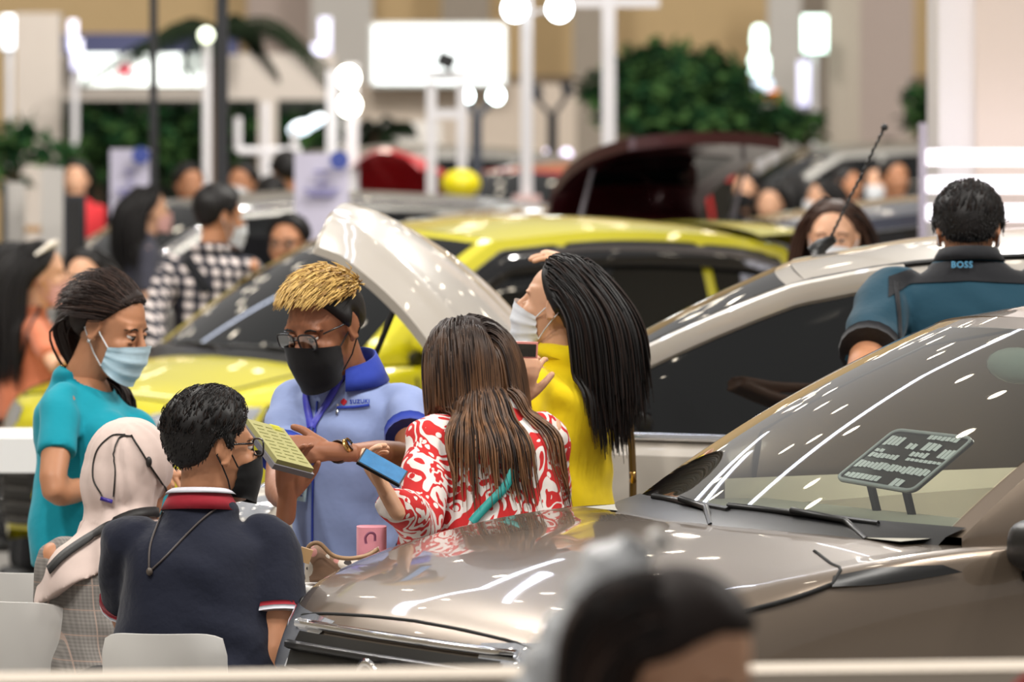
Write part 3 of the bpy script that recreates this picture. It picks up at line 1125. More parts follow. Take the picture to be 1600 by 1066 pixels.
class Person:
    """px,py,s: pixel of the head centre and its scale; face: heading in degrees (0 = away from camera, 90 = image left, 180 = camera)"""

    def __init__(s, label, px, py, sc, face, female=False, fat=1.0, hy=None, pitch=0.0, roll=0.0, lean=0.0, seated=False, hs=1.0, res=1, sk=None,
                 shirt=None, sleeve=.62, pants=None, arms=None, hands=None, group=None, sw=None, hem=-.10, bust=None, scoop=None, collar=None, slm=None, name='person', eyes=True,
                 neck=.020, floor=0.0, legs=None):
        s.sk = sk or SK_A
        s.label = label
        s.female = female
        s.res = res
        lo = res == 0
        C = at(px, py, sc)
        f = rad(face)
        s.R = rotm(f)
        hy = f if hy is None else rad(hy)
        s.Rh = rotm(hy, rad(pitch), rad(roll))
        s.hs = hs * (.97 if female else 1.0)
        RL = rotm(f, rad(lean))
        s.RL = RL

        def chain(k):
            pel = np.array([0, 0, .94 * k]) if not seated else np.array([0, 0, .10 * k])
            nb = pel + RL @ np.array([0, 0, .475 * k])
            hc = nb + RL @ np.array([0, .012, neck * k]) + s.Rh @ np.array([0, .03, .112 * s.hs])
            return pel, nb, hc
        if not seated:
            k = 1.0
            for _ in range(6):
                k *= (C[2] - floor) / chain(k)[2][2]
        else:
            k = seated if seated > .5 else .97
        s.k = k
        pel, nb, hc = chain(k)
        off = C - hc
        if not seated:
            off[2] = floor
        s.base = np.array([C[0] - (hc[0]), C[1] - hc[1], floor])
        s.pel, s.nb, s.hc = pel + off, nb + off, hc + off
        s.root = thing(name, label, 'person', s.base, group)
        s.M = s.Rh * s.hs
        sw = (sw or (.163 if female else .183)) * k
        hw = (.165 if female else .155) * fat * k
        s.sw = sw

        def tp(x, y, h):
            return s.pel + RL @ np.array([x, y, h])
        s.tp = tp
        # joints
        s.J = {}
        for nm, sx in (('L', -1), ('R', 1)):
            sh = tp(sx * sw * .97, -.005, .398 * k)
            el = sh + s.R @ np.array([sx * .05, -.03, -.285 * k])
            wr = el + s.R @ np.array([-sx * .01, .07, -.245 * k])
            if arms and nm in arms:
                e2, w2 = arms[nm]
                el = np.array(e2, float)
                wr = np.array(w2, float)
            s.J[nm] = (sh, el, wr)
        # body
        hm, s.hbv = head_mesh(female, .0042 if res == 2 else (.007 if res == 1 else .011))
        body = MB().join(hm, s.M, s.hc)
        b = MB()
        rk = .94 if female else 1.04
        b.tube([s.nb - RL @ np.array([0, 0, .06]), s.nb, s.hc + s.M @ np.array([0, -.03, -.12])], [.062 * rk, .056 * rk, .052 * rk], 16, rcap=True)
        w1 = .13 * fat * k
        T = [(-.08, hw * .9, .10 * fat), (.06, hw * .9, .10 * fat), (.16, w1 * .98, .095 * fat), (.30, sw * .88, .10 * fat), (.40, sw * .9, .075), (.46, .075, .06)]
        b.grid(np.array([[tp(w * cos(a), d * sin(a), h * k) for a in np.arange(18) * 2 * pi / 18] for h, w, d in T]), closed=True)
        n = len(b.v)
        b.f += [tuple(range(n - 18, n)), tuple(range(n - 6 * 18, n - 5 * 18))[::-1]]
        b.fm += [0, 0]
        af = (.9 + .1 * fat) * (.93 if female else 1.03) * k * (fat ** .35)
        for nm in 'LR':
            sh, el, wr = s.J[nm]
            b.tube(crom([sh, (sh + el) / 2, el, el * .55 + wr * .45, wr - .028 * nrm(wr - el)], 3), np.interp(np.linspace(0, 4, 13), [0, 1, 2, 2.9, 4], np.array([.052, .047, .039, .039, .0195]) * af), 12, rcap=True)
        s.legs = []
        for sx in (-1, 1):
            LR_ = s.R if legs is None else rotm(rad(legs))
            hip = s.pel + LR_ @ np.array([sx * .085 * k, 0, -.03])
            if not seated:
                kn = np.array([hip[0], hip[1], floor + .48 * k]) + s.R @ np.array([sx * .015, .015, 0])
                an = np.array([hip[0], hip[1], floor + .09]) + s.R @ np.array([sx * .02, -.02, 0])
            else:
                kn = hip + LR_ @ np.array([sx * .05, .42 * k, .01])
                an = np.array([kn[0], kn[1], floor + .09]) + s.R @ np.array([0, -.03, 0])
            s.legs.append((hip, kn, an))
            b.tube(crom([hip, (hip + kn) / 2, kn, kn * .6 + an * .4, an], 3), np.interp(np.linspace(0, 4, 13), [0, 1, 2, 2.8, 4], np.array([.082, .07, .052, .05, .036]) * (fat ** .5)), 10, rcap=True)
        body.join(remesh(b, {2: .012, 1: .015, 0: .022}[res], 3, .5))
        # hands
        for nm in 'LR':
            sh, el, wr = s.J[nm]
            sg = 1 if nm == 'L' else -1
            h = (hands or {}).get(nm, {})
            fwd = nrm(h.get('fwd', wr - el))
            # default: palm turned to the thigh
            nv = np.asarray(h.get('back', s.R @ np.array([-sg * 1.0, 0, 0])), float)
            nv = nrm(nv - fwd * np.dot(nv, fwd))
            sd = np.cross(nv, fwd)
            Mh = np.column_stack([fwd, sd, nv]) * (.96 if female else 1.03)
            # side = +1: thumb towards +sd. left hand, back up, fingers forward: thumb to the right
            hmb = hand_mb(h.get('curl', (.35, .4, .45, .5)), h.get('thumb', (.5, .3)), h.get('spread', .05), .0036 if res == 2 and h else (.006 if res else .009), h.get('side', -sg))
            body.join(hmb, Mh, wr + fwd * .03)
        body.fm = [0] * len(body.f)
        s.body = s.part('body', body, s.sk)
        s.pnts(pants or M_trous, fat, k)
        s.shirt_bv = None
        if shirt is not None:
            s.make_shirt(shirt, sleeve, hw, sw, w1, fat, k, hem, bust, slm, af, scoop)
        s.hwbv = None
        if res == 2 and eyes:
            s.eyes()

    def part(s, name, mb, m, smooth=True, label=None, parent=None):
        o = mb.build(name, m, None, smooth, origin=s.base)
        o.location = (0, 0, 0)
        o.parent = parent or s.root
        if label:
            o['label'] = label
        return o

    def H(s, p):
        return s.hc + s.M @ np.asarray(p, float)

    def Hmb(s, mb):
        return MB().join(mb, s.M, s.hc)

    def pnts(s, m, fat, k):
        b = MB()
        for hip, kn, an in s.legs:
            b.tube(crom([hip, (hip + kn) / 2, kn, kn * .6 + an * .4, an], 3), np.interp(np.linspace(0, 4, 13), [0, 1, 2, 2.8, 4], np.array([.097, .085, .068, .062, .055]) * (fat ** .5)), 12, rcap=True)
        b.ell(s.pel + np.array([0, 0, -.05]), (.155 * fat * k, .115 * fat * k, .11), s.R)
        s.part('trousers', remesh(b, .024, 3), m)
        for (hip, kn, an) in s.legs:
            sh = MB()
            f = s.R @ np.array([0, 1, 0])
            g = an.copy()
            g[2] = s.base[2] + .035
            sh.tube([g - f * .06, g, g + f * .09, g + f * .16], [.04, .045, .044, .03], 10, rcap=True, flat=(.75, 1), up=(0, 0, 1))
            s.part('shoe', sh, M_shoe)

    def make_shirt(s, m, sleeve, hw, sw, w1, fat, k, hem, bust, slm, af, scoop=None):
        b = MB()
        tp = s.tp
        T = [(hem, hw * 1.03, .124 * fat, 0), (.02, hw * 1.01, .128 * fat, .0), (.13, w1 * 1.16, .118 * fat, .005), (.25, sw * .93 * (fat ** .35), .122 * fat ** .7, .004), (.33, sw * 1.02, .120 * fat ** .6, -.004),
             (.385, sw * 1.01, .105 * fat ** .3, -.010), (.422, sw * .80, .090, -.012), (.452, sw * .53, .080, -.010), (.482, .092, .072, -.004), (.505, .066, .062, .0)]
        R = crom([(h * k, w, d, y) for h, w, d, y in T], 3)
        nn = 26
        b.grid(np.array([[tp(w * math.copysign(abs(cos(a)) ** .85, cos(a)), y + d * math.copysign(abs(sin(a)) ** .9, sin(a)), h) for a in np.arange(nn) * 2 * pi / nn] for h, w, d, y in R]), closed=True)
        n = len(b.v)
        b.f += [tuple(range(n - nn, n)), tuple(range(nn))[::-1]]
        b.fm += [0, 0]
        if s.female:
            for sx in (-1, 1):
                b.ell(tp(sx * .072, .085 * fat ** .5, .275 * k), np.array([.066, .062, .066]) * (bust or 1.0))
        if fat > 1.15:
            b.ell(tp(0, .05, .10 * k), (.155 * fat, .13 * fat, .15))
        for nm in 'LR':
            sh, el, wr = s.J[nm]
            full = sleeve > 1.0
            st = tp((1 if nm == 'R' else -1) * sw * .62, -.004, .412 * k)
            d = nrm(el - sh)
            if full:
                P = crom([st, sh, (sh + el) / 2, el, el * .5 + wr * .5, wr * .95 + el * .05], 3)
                r = np.interp(np.linspace(0, 5, 16), [0, 1, 2, 3, 4, 5], np.array([.042, .058, .060, .057, .054, .044]) * af)
            else:
                en = sh + (el - sh) * sleeve
                P = crom([st, sh, (sh + en) / 2, en], 4)
                r = np.interp(np.linspace(0, 3, 13), [0, 1, 2, 3], np.array([.042, .056, .061, .0615]) * af)
            b.tube(P, r, 14)
        vox = {2: .0088, 1: .013, 0: .020}[s.res]
        mb = remesh(b, vox, 9, .5)
        V = mb.arr()
        if s.res:
            # cloth folds
            amp = .0045 if s.res == 2 else .003
            q = V - s.base
            N = np.zeros_like(V)
            for f in mb.f:
                a = V[list(f)]
                nn_ = np.cross(a[2] - a[0], a[-1] - a[1])
                for i in f:
                    N[i] += nn_
            N /= np.linalg.norm(N, axis=1)[:, None] + 1e-12
            ph = (id(s) % 7) * 0
            w = np.sin(q[:, 0] * 21 + q[:, 2] * 33 + 2.2 * np.sin(q[:, 2] * 11 + q[:, 1] * 9)) * np.sin(q[:, 0] * 13 - q[:, 2] * 9 + q[:, 1] * 17) + .5 * np.sin(q[:, 2] * 52 + 3 * np.sin(q[:, 0] * 14) + q[:, 1] * 20) * np.sin(q[:, 0] * 9 + 1)
            V = V + N * (amp * w)[:, None]
            mb.v = [tuple(p) for p in V]
        if scoop:
            # scooped neckline: faces inside an ellipsoid are cut away, the rim is pulled onto it
            c_, r_ = scoop
            c_ = s.nb + s.RL @ np.array(c_)
            q = ((V - c_) @ s.RL) / np.array(r_)
            fv = np.linalg.norm(q, axis=1)
            keep = [f for f in mb.f if max(fv[i] for i in f) > 1]
            rim = {i for f in keep for i in f if fv[i] < 1}
            for i in rim:
                V[i] = c_ + (q[i] / fv[i] * np.array(r_)) @ s.RL.T
            mb.v = [tuple(p) for p in V]
            mb.f = keep
            mb.fm = [0] * len(keep)
        s.shirt_mb = mb
        s.shirt_bv = mb.bvh()
        s.shirt = s.part('shirt', mb, m)
        if slm is not None and sleeve <= 1.0:
            for nm in 'LR':
                sh, el, wr = s.J[nm]
                d = nrm(el - sh)
                en = sh + (el - sh) * sleeve
                c = MB().tube([en - d * .030, en - d * .01, en + d * .004], np.array([.0655, .0665, .064]) * af, 18)
                s.part('sleeve_band', c, slm, parent=s.shirt)

    # ---- face
    def eyes(s):
        for sx in (-1, 1):
            c = np.array([sx * .031, .0728, .0105])
            e = MB().ell(c, (.0128, .0120, .0088), nu=16, nv=10)
            o = s.part('eye', s.Hmb(e), M_eyew)
            i = MB().ell(c + np.array([0, .0088, -.003]), (.0064, .0045, .0060), nu=14)
            s.part('iris', s.Hmb(i), M_iris, parent=o)
            ld = MB().tube([c + np.array([sx * x, .0128 - 30 * x * x, z]) for x, z in ((-.012, .000), (-.006, .0025), (0, .0035), (.006, .0027), (.0135, .0005))], [.0006, .0012, .0014, .0014, .0008], 6)
            s.part('eyelash', s.Hmb(ld), H_BLK, parent=o)
            li = MB().ell(c + np.array([0, -.0003, .0052]), (.0142, .0131, .0074), nu=16, nv=12)
            s.part('eyelid', s.Hmb(li), s.sk, parent=o)
            P = []
            for x, z in ((-.016, .026), (-.006, .0305), (.006, .0325), (.017, .0285), (.024, .024)):
                h = s.hbv.ray_cast(Vector((sx * .031 + sx * x, .3, z)), Vector((0, -1, 0)))
                P.append(np.array(h[0]) + np.array([0, .001, 0]))
            s.part('eyebrow', s.Hmb(MB().tube(P, [.0012, .0026, .0026, .0022, .0008], 6, flat=(1, .6))), H_BLK)

    def surf(s, az, el, off=0.0, c0=(0, -.012, .02)):
        d = np.array([sin(az) * cos(el), cos(az) * cos(el), sin(el)])
        c0 = np.array(c0)
        h = s.hbv.ray_cast(Vector(c0 + d * .5), Vector(-d))
        p = np.array(h[0]) if h[0] is not None else c0 + d * .09
        return p + d * off, d

    def mask(s, m, w=62, top=-.002, bot=-.117, ear=True, lab=None, strap=None, pleat=.0022):
        P, low = [], []
        for t in np.linspace(0, 1, 22):
            row = []
            for az in np.radians(np.linspace(-w, w, 31)):
                q = abs(az) / rad(w)
                z0 = top - .032 * q ** 1.5
                z1 = bot + .030 * q ** 2
                z = z0 + (z1 - z0) * t
                d = np.array([sin(az), cos(az), 0])
                ax = np.array([0, .0, z])
                h = s.hbv.ray_cast(Vector(ax + d * .3), Vector(-d))
                p = np.array(h[0]) if h[0] is not None else ax + d * .05
                r = np.dot(p - ax, d)
                tent = .1215 * (1 - .40 * q ** 2) - .030 * max(0, t - .35) ** 1.3 - .02 * max(0, .25 - t)
                low.append(r + .0035)
                r = max(r + .004, tent if q < .8 else 0)
                row.append(ax + d * (r + .0012 * sin(t * 19)))
            P.append(row)
        P = np.array(P)
        # smooth
        for _ in range(8):
            P[1:-1, 1:-1] = (P[:-2, 1:-1] + P[2:, 1:-1] + P[1:-1, :-2] + P[1:-1, 2:]) / 4
        ctr = P.copy()
        ctr[:, :, :2] = 0
        dv = P - ctr
        rr_ = np.linalg.norm(dv, axis=2)
        P = ctr + dv / rr_[:, :, None] * np.maximum(rr_, np.array(low).reshape(rr_.shape))[:, :, None]
        tt_ = np.linspace(0, 1, P.shape[0])
        dv = P - ctr
        P = P + dv / np.linalg.norm(dv, axis=2)[:, :, None] * (pleat * np.clip(np.sin(tt_ * 6 * pi), -.3, 1) * ((tt_ > .12) & (tt_ < .88)))[:, None, None]
        o = s.part('face_mask', s.Hmb(MB().grid(P)), m, label=lab)
        if ear:
            for sx, j in ((-1, 0), (1, -1)):
                L = MB()
                e1, e2 = np.array([sx * .081, -.012, .022]), np.array([sx * .078, -.014, -.028])
                L.tube([P[0, j], (P[0, j] + e1) / 2 + np.array([sx * .006, 0, 0]), e1, (e1 + e2) / 2 + np.array([sx * .004, -.018, 0]), e2, (P[-1, j] + e2) / 2 + np.array([sx * .006, 0, 0]), P[-1, j]], .0018, 5)
                s.part('ear_loop', s.Hmb(L), strap or m, parent=o)
        return o

    def glasses(s, m, w=.027, h=.019, y=.099, z=.009):
        g = MB()
        for sx in (-1, 1):
            t = np.linspace(0, 2 * pi, 29)
            P = [(sx * .034 + w * math.copysign(abs(cos(a)) ** .6, cos(a)), y - .10 * (abs(sx * .034 + w * cos(a)) ** 2) * 6, z + h * math.copysign(abs(sin(a)) ** .6, sin(a))) for a in t]
            g.tube(P, .0022, 6, cap=False)
            g.tube([(sx * .062, y - .03, z + .01), (sx * .076, y - .07, z + .011), (sx * .081, .0, z + .010), (sx * .080, -.018, z + .002)], .0022, 6)
        g.tube([(-.009, y, z + .004), (0, y + .003, z + .007), (.009, y, z + .004)], .002, 6)
        o = s.part('glasses', s.Hmb(g), m)
        for sx in (-1, 1):
            P = [(sx * .034 + w * .95 * math.copysign(abs(cos(a)) ** .6, cos(a)), y - .10 * (abs(sx * .034 + w * cos(a)) ** 2) * 6, z + h * .95 * math.copysign(abs(sin(a)) ** .6, sin(a))) for a in np.arange(24) * 2 * pi / 24]
            L = MB()
            L.add(P, [tuple(range(24))])
            s.part('lens', s.Hmb(L), M_lensg, parent=o)
        return o

    # ---- hair
    HAIRLINE = [(0, 50), (30, 47), (52, 30), (66, 12), (78, -8), (86, -6), (93, 14), (104, 8), (116, -22), (140, -36), (180, -40)]
    LOWLINE = [(0, 52), (30, 48), (55, 26), (70, 6), (84, -6), (100, -25), (120, -50), (180, -58)]

    def cap(s, m, line=None, th=.012, name='hair', k=1.0, noise=.1, thf=None, parent=None, nv=14):
        line = line or s.HAIRLINE
        la, le = [x[0] for x in line], [x[1] for x in line]
        P = []
        na = 56
        for i in range(na):
            az = -pi + 2 * pi * i / na
            lo = rad(np.interp(abs(math.degrees(az)), la, le))
            row = []
            for t in np.linspace(0, 1, nv):
                el = lo + (pi / 2 - lo) * t
                tt = th * min(1, .15 + t * 7) * (1 + noise * sin(az * 9 + 3 * el) * sin(el * 11 + az * 5))
                if thf:
                    tt *= thf(az, el)
                p, d = s.surf(az, el, tt)
                row.append(p)
            row2 = [s.surf(az, lo, -.004)[0]]
            P.append(row2 + row)
        P.append(P[0])
        o = s.part(name, s.Hmb(MB().grid(np.array(P))), m, parent=parent)
        s.capth = th
        s.line = (la, le)
        return o

    def tufts(s, mats, n, ln, rad0=.003, elr=(0, 90), comb=(0, .5, .3), th=.01, azr=(-180, 180), name='hair_tufts', parent=None, curl=0.3, thf=None):
        b = MB()
        la, le = s.line
        comb = np.array(comb, float)
        for _ in range(n):
            az = rad(rng.uniform(*azr))
            lo = max(rad(np.interp(abs(math.degrees(az)), la, le)), rad(elr[0]))
            # area-uniform elevation
            el = math.asin(sin(lo) + (sin(rad(elr[1])) - sin(lo)) * rng.random()) if sin(lo) < sin(rad(elr[1])) else lo
            p, d = s.surf(az, el, th * .7 * (thf(az, el) if thf else 1))
            dr = nrm(d * .55 + comb + curl * np.array([rng.uniform(-1, 1), rng.uniform(-1, 1), rng.uniform(-1, 1)]))
            L = ln * rng.uniform(.6, 1.2)
            tang = nrm(comb - d * np.dot(comb, d) + 1e-3)
            q1 = p + dr * L * .5
            q2 = q1 + nrm(dr * .4 + tang * .9 - d * .25) * L * .6
            b.cm = rng.randrange(len(mats))
            b.tube([p, q1, q2], [rad0, rad0 * .9, rad0 * .25], 3, cap=False)
        return s.part(name, s.Hmb(b), mats, parent=parent)

    def long_hair(s, mats, n, length, el0=8, part=0.0, r=.0042, back=.55, azmin=30, step=.022, spread=.0, name='long_hair', parent=None, weights=None, front=0.0, wave=.0, volume=.006, azc=None, drift=(0, 0, 0)):
        """strands combed from the parting, running over the head and hanging over the shoulders"""
        hb = MB()
        V = np.array(HEADS[(s.female, .0042 if s.res == 2 else (.007 if s.res == 1 else .011))][0].v)
        hw = MB()
        hw.v = [tuple(p) for p in V @ s.M.T + s.hc]
        hw.f = HEADS[(s.female, .0042 if s.res == 2 else (.007 if s.res == 1 else .011))][0].f
        bv = hw.bvh()
        g = nrm(np.array([0, 0, -1.]) + np.array(drift))
        bk = s.Rh @ np.array([0, -1., 0])
        rt = s.Rh @ np.array([1., 0, 0])
        upv = s.Rh @ np.array([0, 0, 1.])
        out = MB()
        for _ in range(n):
            for _t in range(60):
                d = nrm([rng.gauss(0, 1), rng.gauss(0, 1), rng.gauss(0, 1)])
                az, el = math.degrees(math.atan2(d[0], d[1])), math.degrees(math.asin(d[2]))
                lim = np.interp(abs(az), [0, azmin, 60, 80, 100, 180], [54, 50, 30, 10, -15, -30])
                if el > lim:
                    break
            azr_, elr_ = rad(az), rad(el)
            p, dd = s.surf(azr_, elr_, .003)
            lift = volume * rng.uniform(.1, 2.0)
            sgn = 1 if dd[0] > part else -1
            v = nrm(s.Rh @ dd * .25 + rt * sgn * .55 * max(0, sin(elr_)) + bk * back + upv * .1)
            x = s.H(p)
            P = [x - s.Rh @ dd * .006, x]
            L = length * rng.uniform(.82, 1.08) if not callable(length) else length(az, el)
            tot = 0
            ph = rng.uniform(0, 6)
            while tot < L:
                hgt = max(0, min(1, np.dot(x - s.hc, upv) / .1 + .3))
                v = nrm(v * .55 + g * (.34 + .2 * (1 - hgt)) + bk * back * .35 * hgt + rt * sgn * spread * .1 + rt * wave * sin(ph + tot * 22))
                x = x + v * step
                tot += step
                for bvx, mg in ((bv, lift + .004), (s.shirt_bv, .006 + lift * .8)):
                    if bvx is None:
                        continue
                    loc, no, idx, ds = bvx.find_nearest(Vector(x), .12)
                    if loc is None:
                        continue
                    df = np.array(x) - np.array(loc)
                    ins = np.dot(df, np.array(no)) < 0
                    if ins or ds < mg:
                        x = np.array(loc) + np.array(no) * mg
                P.append(x)
            v = nrm(P[-1] - P[-2])
            m_ = len(P)
            rr = r * np.interp(np.linspace(0, 1, m_), [0, .15, .7, 1], [.7, 1, .95, .25]) * rng.uniform(.8, 1.2)
            out.cm = rng.choices(range(len(mats)), weights)[0] if weights else rng.randrange(len(mats))
            out.tube(P, rr, 3, cap=False)
        return s.part(name, out, mats, parent=parent)

    # ---- clothing details drawn on the shirt surface
    def on(s, p, d, off=.003):
        """nearest shirt point along a ray from p in direction d (world)"""
        h = s.shirt_bv.ray_cast(Vector(p), Vector(nrm(d)))
        if h[0] is None:
            l = s.shirt_bv.find_nearest(Vector(p))
            return np.array(l[0]) + np.array(l[1]) * off
        return np.array(h[0]) - nrm(d) * off

    def pix(s, px, py, off=.003):
        """point of the shirt that shows at a pixel"""
        d = nrm([(px - 800) / F, 1, -(py - HOR) / F])
        o = np.array([0, 0, CAMZ])
        h = s.shirt_bv.ray_cast(Vector(o), Vector(d))
        if h[0] is None:
            q = at(px, py, F / s.hc[1])
            l = s.shirt_bv.find_nearest(Vector(q))
            return np.array(l[0]) + np.array(l[1]) * off
        return np.array(h[0]) + np.array(h[1]) * off

    def strap(s, pts, w, m, name='strap', th=.0025, off=.005, parent=None, n=8, label=None):
        Q = crom(pts, n)
        P = np.array([s.pix(a, b, off) for a, b in Q])
        b = MB()
        N = []
        for p in P:
            l = s.shirt_bv.find_nearest(Vector(p))
            N.append(np.array(l[1]))
        T = np.gradient(P, axis=0)
        A, B, A2, B2 = [], [], [], []
        for p, t, nn in zip(P, T, N):
            sd = nrm(np.cross(t, nn)) * w / 2
            A.append(p + sd)
            B.append(p - sd)
            A2.append(p + sd + nn * th)
            B2.append(p - sd + nn * th)
        b.grid(np.array([A, A2, B2, B, A]))
        return s.part(name, b, m, parent=parent, label=label)

    def cord(s, pts, r, m, name='cord', parent=None, bvh=None, off=.003):
        Q = crom(pts, 6)
        return s.part(name, MB().tube([s.pix(a, b, off) for a, b in Q], r, 6), m, parent=parent)

    def neck_band(s, m, h=.035, r=1.0, name='collar', open_front=0.0, flare=.01, z0=-.012, parent=None, th=.004, tilt=0.0, lift=.016, label=None, yoff=0.0, rx=.069, ry=.066):
        """standing or folded collar round the neck base"""
        P, Q = [], []
        for a in np.linspace(-pi + open_front, pi - open_front, 41):
            d = np.array([sin(a), -cos(a), 0])
            fr = (1 + cos(a)) / 2
            row = []
            for t in (0, .5, 1):
                rr = r * (1 - .10 * t) + 0
                q = s.nb + s.RL @ (np.array([d[0] * rx * rr, d[1] * ry * rr + yoff, z0 + lift + h * t * (.75 + .25 * fr) - tilt * (1 - fr)]))
                row.append(q)
            dd = s.RL @ d
            fold = [row[2] + dd * th, row[1] + dd * (th + flare * .5), row[0] + dd * (th + flare) + np.array([0, 0, -.004])]
            P.append(row + fold + [row[0]])
        return s.part(name, MB().grid(np.array(P)), m, parent=parent, label=label)
# ================================================================ the hall
M_floor = mat('grey_floor', '#8d8a86', rough=.35, var=.12, vs=1.5)
M_wallb = mat('tan_wall', '#d6ba8c', rough=.8, var=.04)
struct('floor', MB().box((0, 30, -.05), (60, 80, .1)), M_floor)
struct('wall_back', MB().box((0, 68, 5), (40, .3, 10)), M_wallb)
M_side = mat('side_wall', '#a09888', rough=.8, var=.05)
struct('wall_left', MB().box((-14, 40, 5), (.3, 56, 10)), M_side)
struct('wall_right', MB().box((14, 40, 5), (.3, 56, 10)), M_side)


def panel(name, x0, x1, y0, y1, s, th, m, bottom=None):
    """upright slab whose face fills the pixels x0..x1, y0..y1 at scale s"""
    a, b = at(x0, y0, s), at(x1, y1, s)
    z0 = b[2] if bottom is None else bottom
    return MB().box(((a[0] + b[0]) / 2, a[1] + th / 2, (a[2] + z0) / 2), (b[0] - a[0], th, a[2] - z0))


M_pk = mat('pinkish_panel', '#b8a8a0', rough=.7, var=.03)
M_lg = mat('pale_grey_panel', '#c4c0bb', rough=.7, var=.03)
M_gb = mat('grey_brown_panel', '#a2978a', rough=.7, var=.03)
M_cream = mat('cream_panel', '#c6b7a8', rough=.7, var=.03)
M_tanp = mat('tan_panel', '#b59458', rough=.8, var=.04)
k = 0
for x0, x1, s_, m_ in ((386, 486, 152, M_pk), (486, 582, 156, M_lg), (690, 765, 152, M_gb), (895, 945, 156, M_gb), (1200, 1252, 160, M_lg), (1292, 1344, 176, M_gb), (1344, 1428, 158, M_pk), (1252, 1292, 154, M_gb)):
    k += 1
    struct('trim_%d' % k, panel('trim', x0, x1, -160, 260, s_, .25, m_, bottom=0), m_, label='tall wall panel of the back of the hall')
struct('trim_9', panel('trim', 760, 1470, 118, 215, 150, .1, M_gb, bottom=0), mat('lower_wall', '#95826c', rough=.8))

# booth on the left: white frame, navy fascia, lit sign, planted wall
M_fr = mat('booth_white', '#b9afa6', rough=.6, var=.02)
bt = thing('booth_front', 'white exhibition booth with navy fascia at back left', 'booth', at(230, 400, 190) * np.array([1, 1, 0]))
pn = lambda o, name, m: (lambda b: b.build(name, m, o, False, origin=None))


def child(parent, name, mb, m, smooth=False, label=None):
    rt_ = parent
    while rt_.parent is not None:
        rt_ = rt_.parent
    o = mb.build(name, m, None, smooth, origin=np.array(rt_.location))
    o.location = (0, 0, 0)
    o.parent = parent
    if label:
        o['label'] = label
    return o


child(bt, 'fascia', panel('', 45, 372, 52, 86, 190, .2, None), mat('navy_fascia', '#2c3058', rough=.5))
child(bt, 'header_beam', panel('', 24, 525, 84, 156, 188, .25, None), M_fr)
child(bt, 'side_column', panel('', 24, 94, 20, 190, 191, .3, None, bottom=0), M_fr)
child(bt, 'side_column', panel('', 404, 432, 156, 240, 191, .3, None, bottom=0), M_fr)
child(bt, 'back_panel', panel('', 24, 525, 140, 400, 184, .2, None, bottom=0), mat('booth_dark', '#2f3630', rough=.8))
sg = child(bt, 'lit_sign', panel('', 126, 342, 84, 134, 194, .1, None), mat('sign_glow', '#ffffff', emit=1.3, ecol='#eafff6', var=0), label='glowing white sign')
lg = MB()
for dx, dy, r_ in ((0, 0, 9), (-8, 8, 6), (10, 9, 6)):
    lg.ell(at(196 + dx, 108 + dy, 194.6), (r_ / 195, .012, r_ / 195 * 1.1))
child(sg, 'sign_mark', lg, mat('sign_red', '#c02038', emit=.5, ecol='#d04060', var=0), label='red mark on the sign')


def leaf_ball(b, c, r, n, sz, cmax=3):
    c = np.array(c)
    for _ in range(n):
        d = nrm([rng.gauss(0, 1), rng.gauss(0, 1), rng.gauss(0, 1)])
        p = c + d * np.array(r) * rng.random() ** .4
        a = nrm([rng.gauss(0, 1), rng.gauss(0, 1), rng.gauss(0, .6)])
        q = nrm(np.cross(a, [rng.gauss(0, 1), rng.gauss(0, 1), 1]))
        L = sz * rng.uniform(.6, 1.3)
        b.cm = rng.randrange(cmax)
        b.add([p, p + a * L * .5 + q * L * .28, p + a * L, p + a * L * .5 - q * L * .28], [(0, 1, 2, 3)])


G1, G2, G3 = mat('leaf_dark', '#162b1a', rough=.9, spec=.1), mat('leaf_mid', '#1f3f24', rough=.9, spec=.1), mat('leaf_light', '#3d5a30', rough=.9, spec=.1)
M_bark = mat('bark', '#4a3a2a', rough=.9)


def bush(name, label, cat, balls, s, sz, n, trunk=None, group=None, mats=None):
    c0 = at(balls[0][0], 0, s)
    o = thing(name, label, cat, (c0[0], c0[1], 0), group)
    b = MB()
    for px, py, rx, ry in balls:
        leaf_ball(b, at(px, py, s), (rx / s, max(.25, rx / s * .6), ry / s), int(n * (rx * ry) / 2500), sz)
    child(o, 'foliage', b, mats or [G1, G2, G3], False)
    tk = MB()
    for px, w in (trunk or [(balls[0][0], .06)]):
        p = at(px, balls[0][1], s)
        tk.tube([(p[0], p[1], 0), (p[0] + .03, p[1], p[2] * .5), p], [w, w * .8, w * .5], 8)
    child(o, 'stem', tk, M_bark, True)
    return o


bush('planted_wall', 'dark green planted wall under the white booth beam', 'plant', [(150, 215, 62, 58), (215, 225, 60, 60), (280, 220, 60, 60), (340, 215, 50, 58), (385, 200, 20, 40), (440, 195, 20, 30), (500, 205, 40, 32)], 187, .14, 380,
     trunk=[(150, .05), (280, .05), (400, .05)])
bush('leafy_shrub', 'pale green leafy shrub at the far left edge', 'plant', [(20, 215, 40, 38), (60, 235, 40, 30), (10, 260, 30, 40), (105, 250, 28, 28)], 205, .16, 120, mats=[G2, G3, G2])
tr = bush('indoor_tree', 'large bushy green tree behind the white lamp posts', 'tree', [(1040, 150, 105, 72), (1000, 120, 50, 45), (1100, 130, 75, 58), (1020, 95, 35, 30), (940, 140, 30, 38), (1150, 175, 60, 42), (1220, 190, 50, 30), (1060, 190, 130, 32)], 190, .13, 420,
          trunk=[(1040, .09), (1100, .07)])
bush('leafy_shrub', 'dark green tree beside the white pillar at right', 'tree', [(1445, 175, 30, 40), (1440, 150, 22, 20), (1460, 200, 25, 25)], 185, .12, 420)
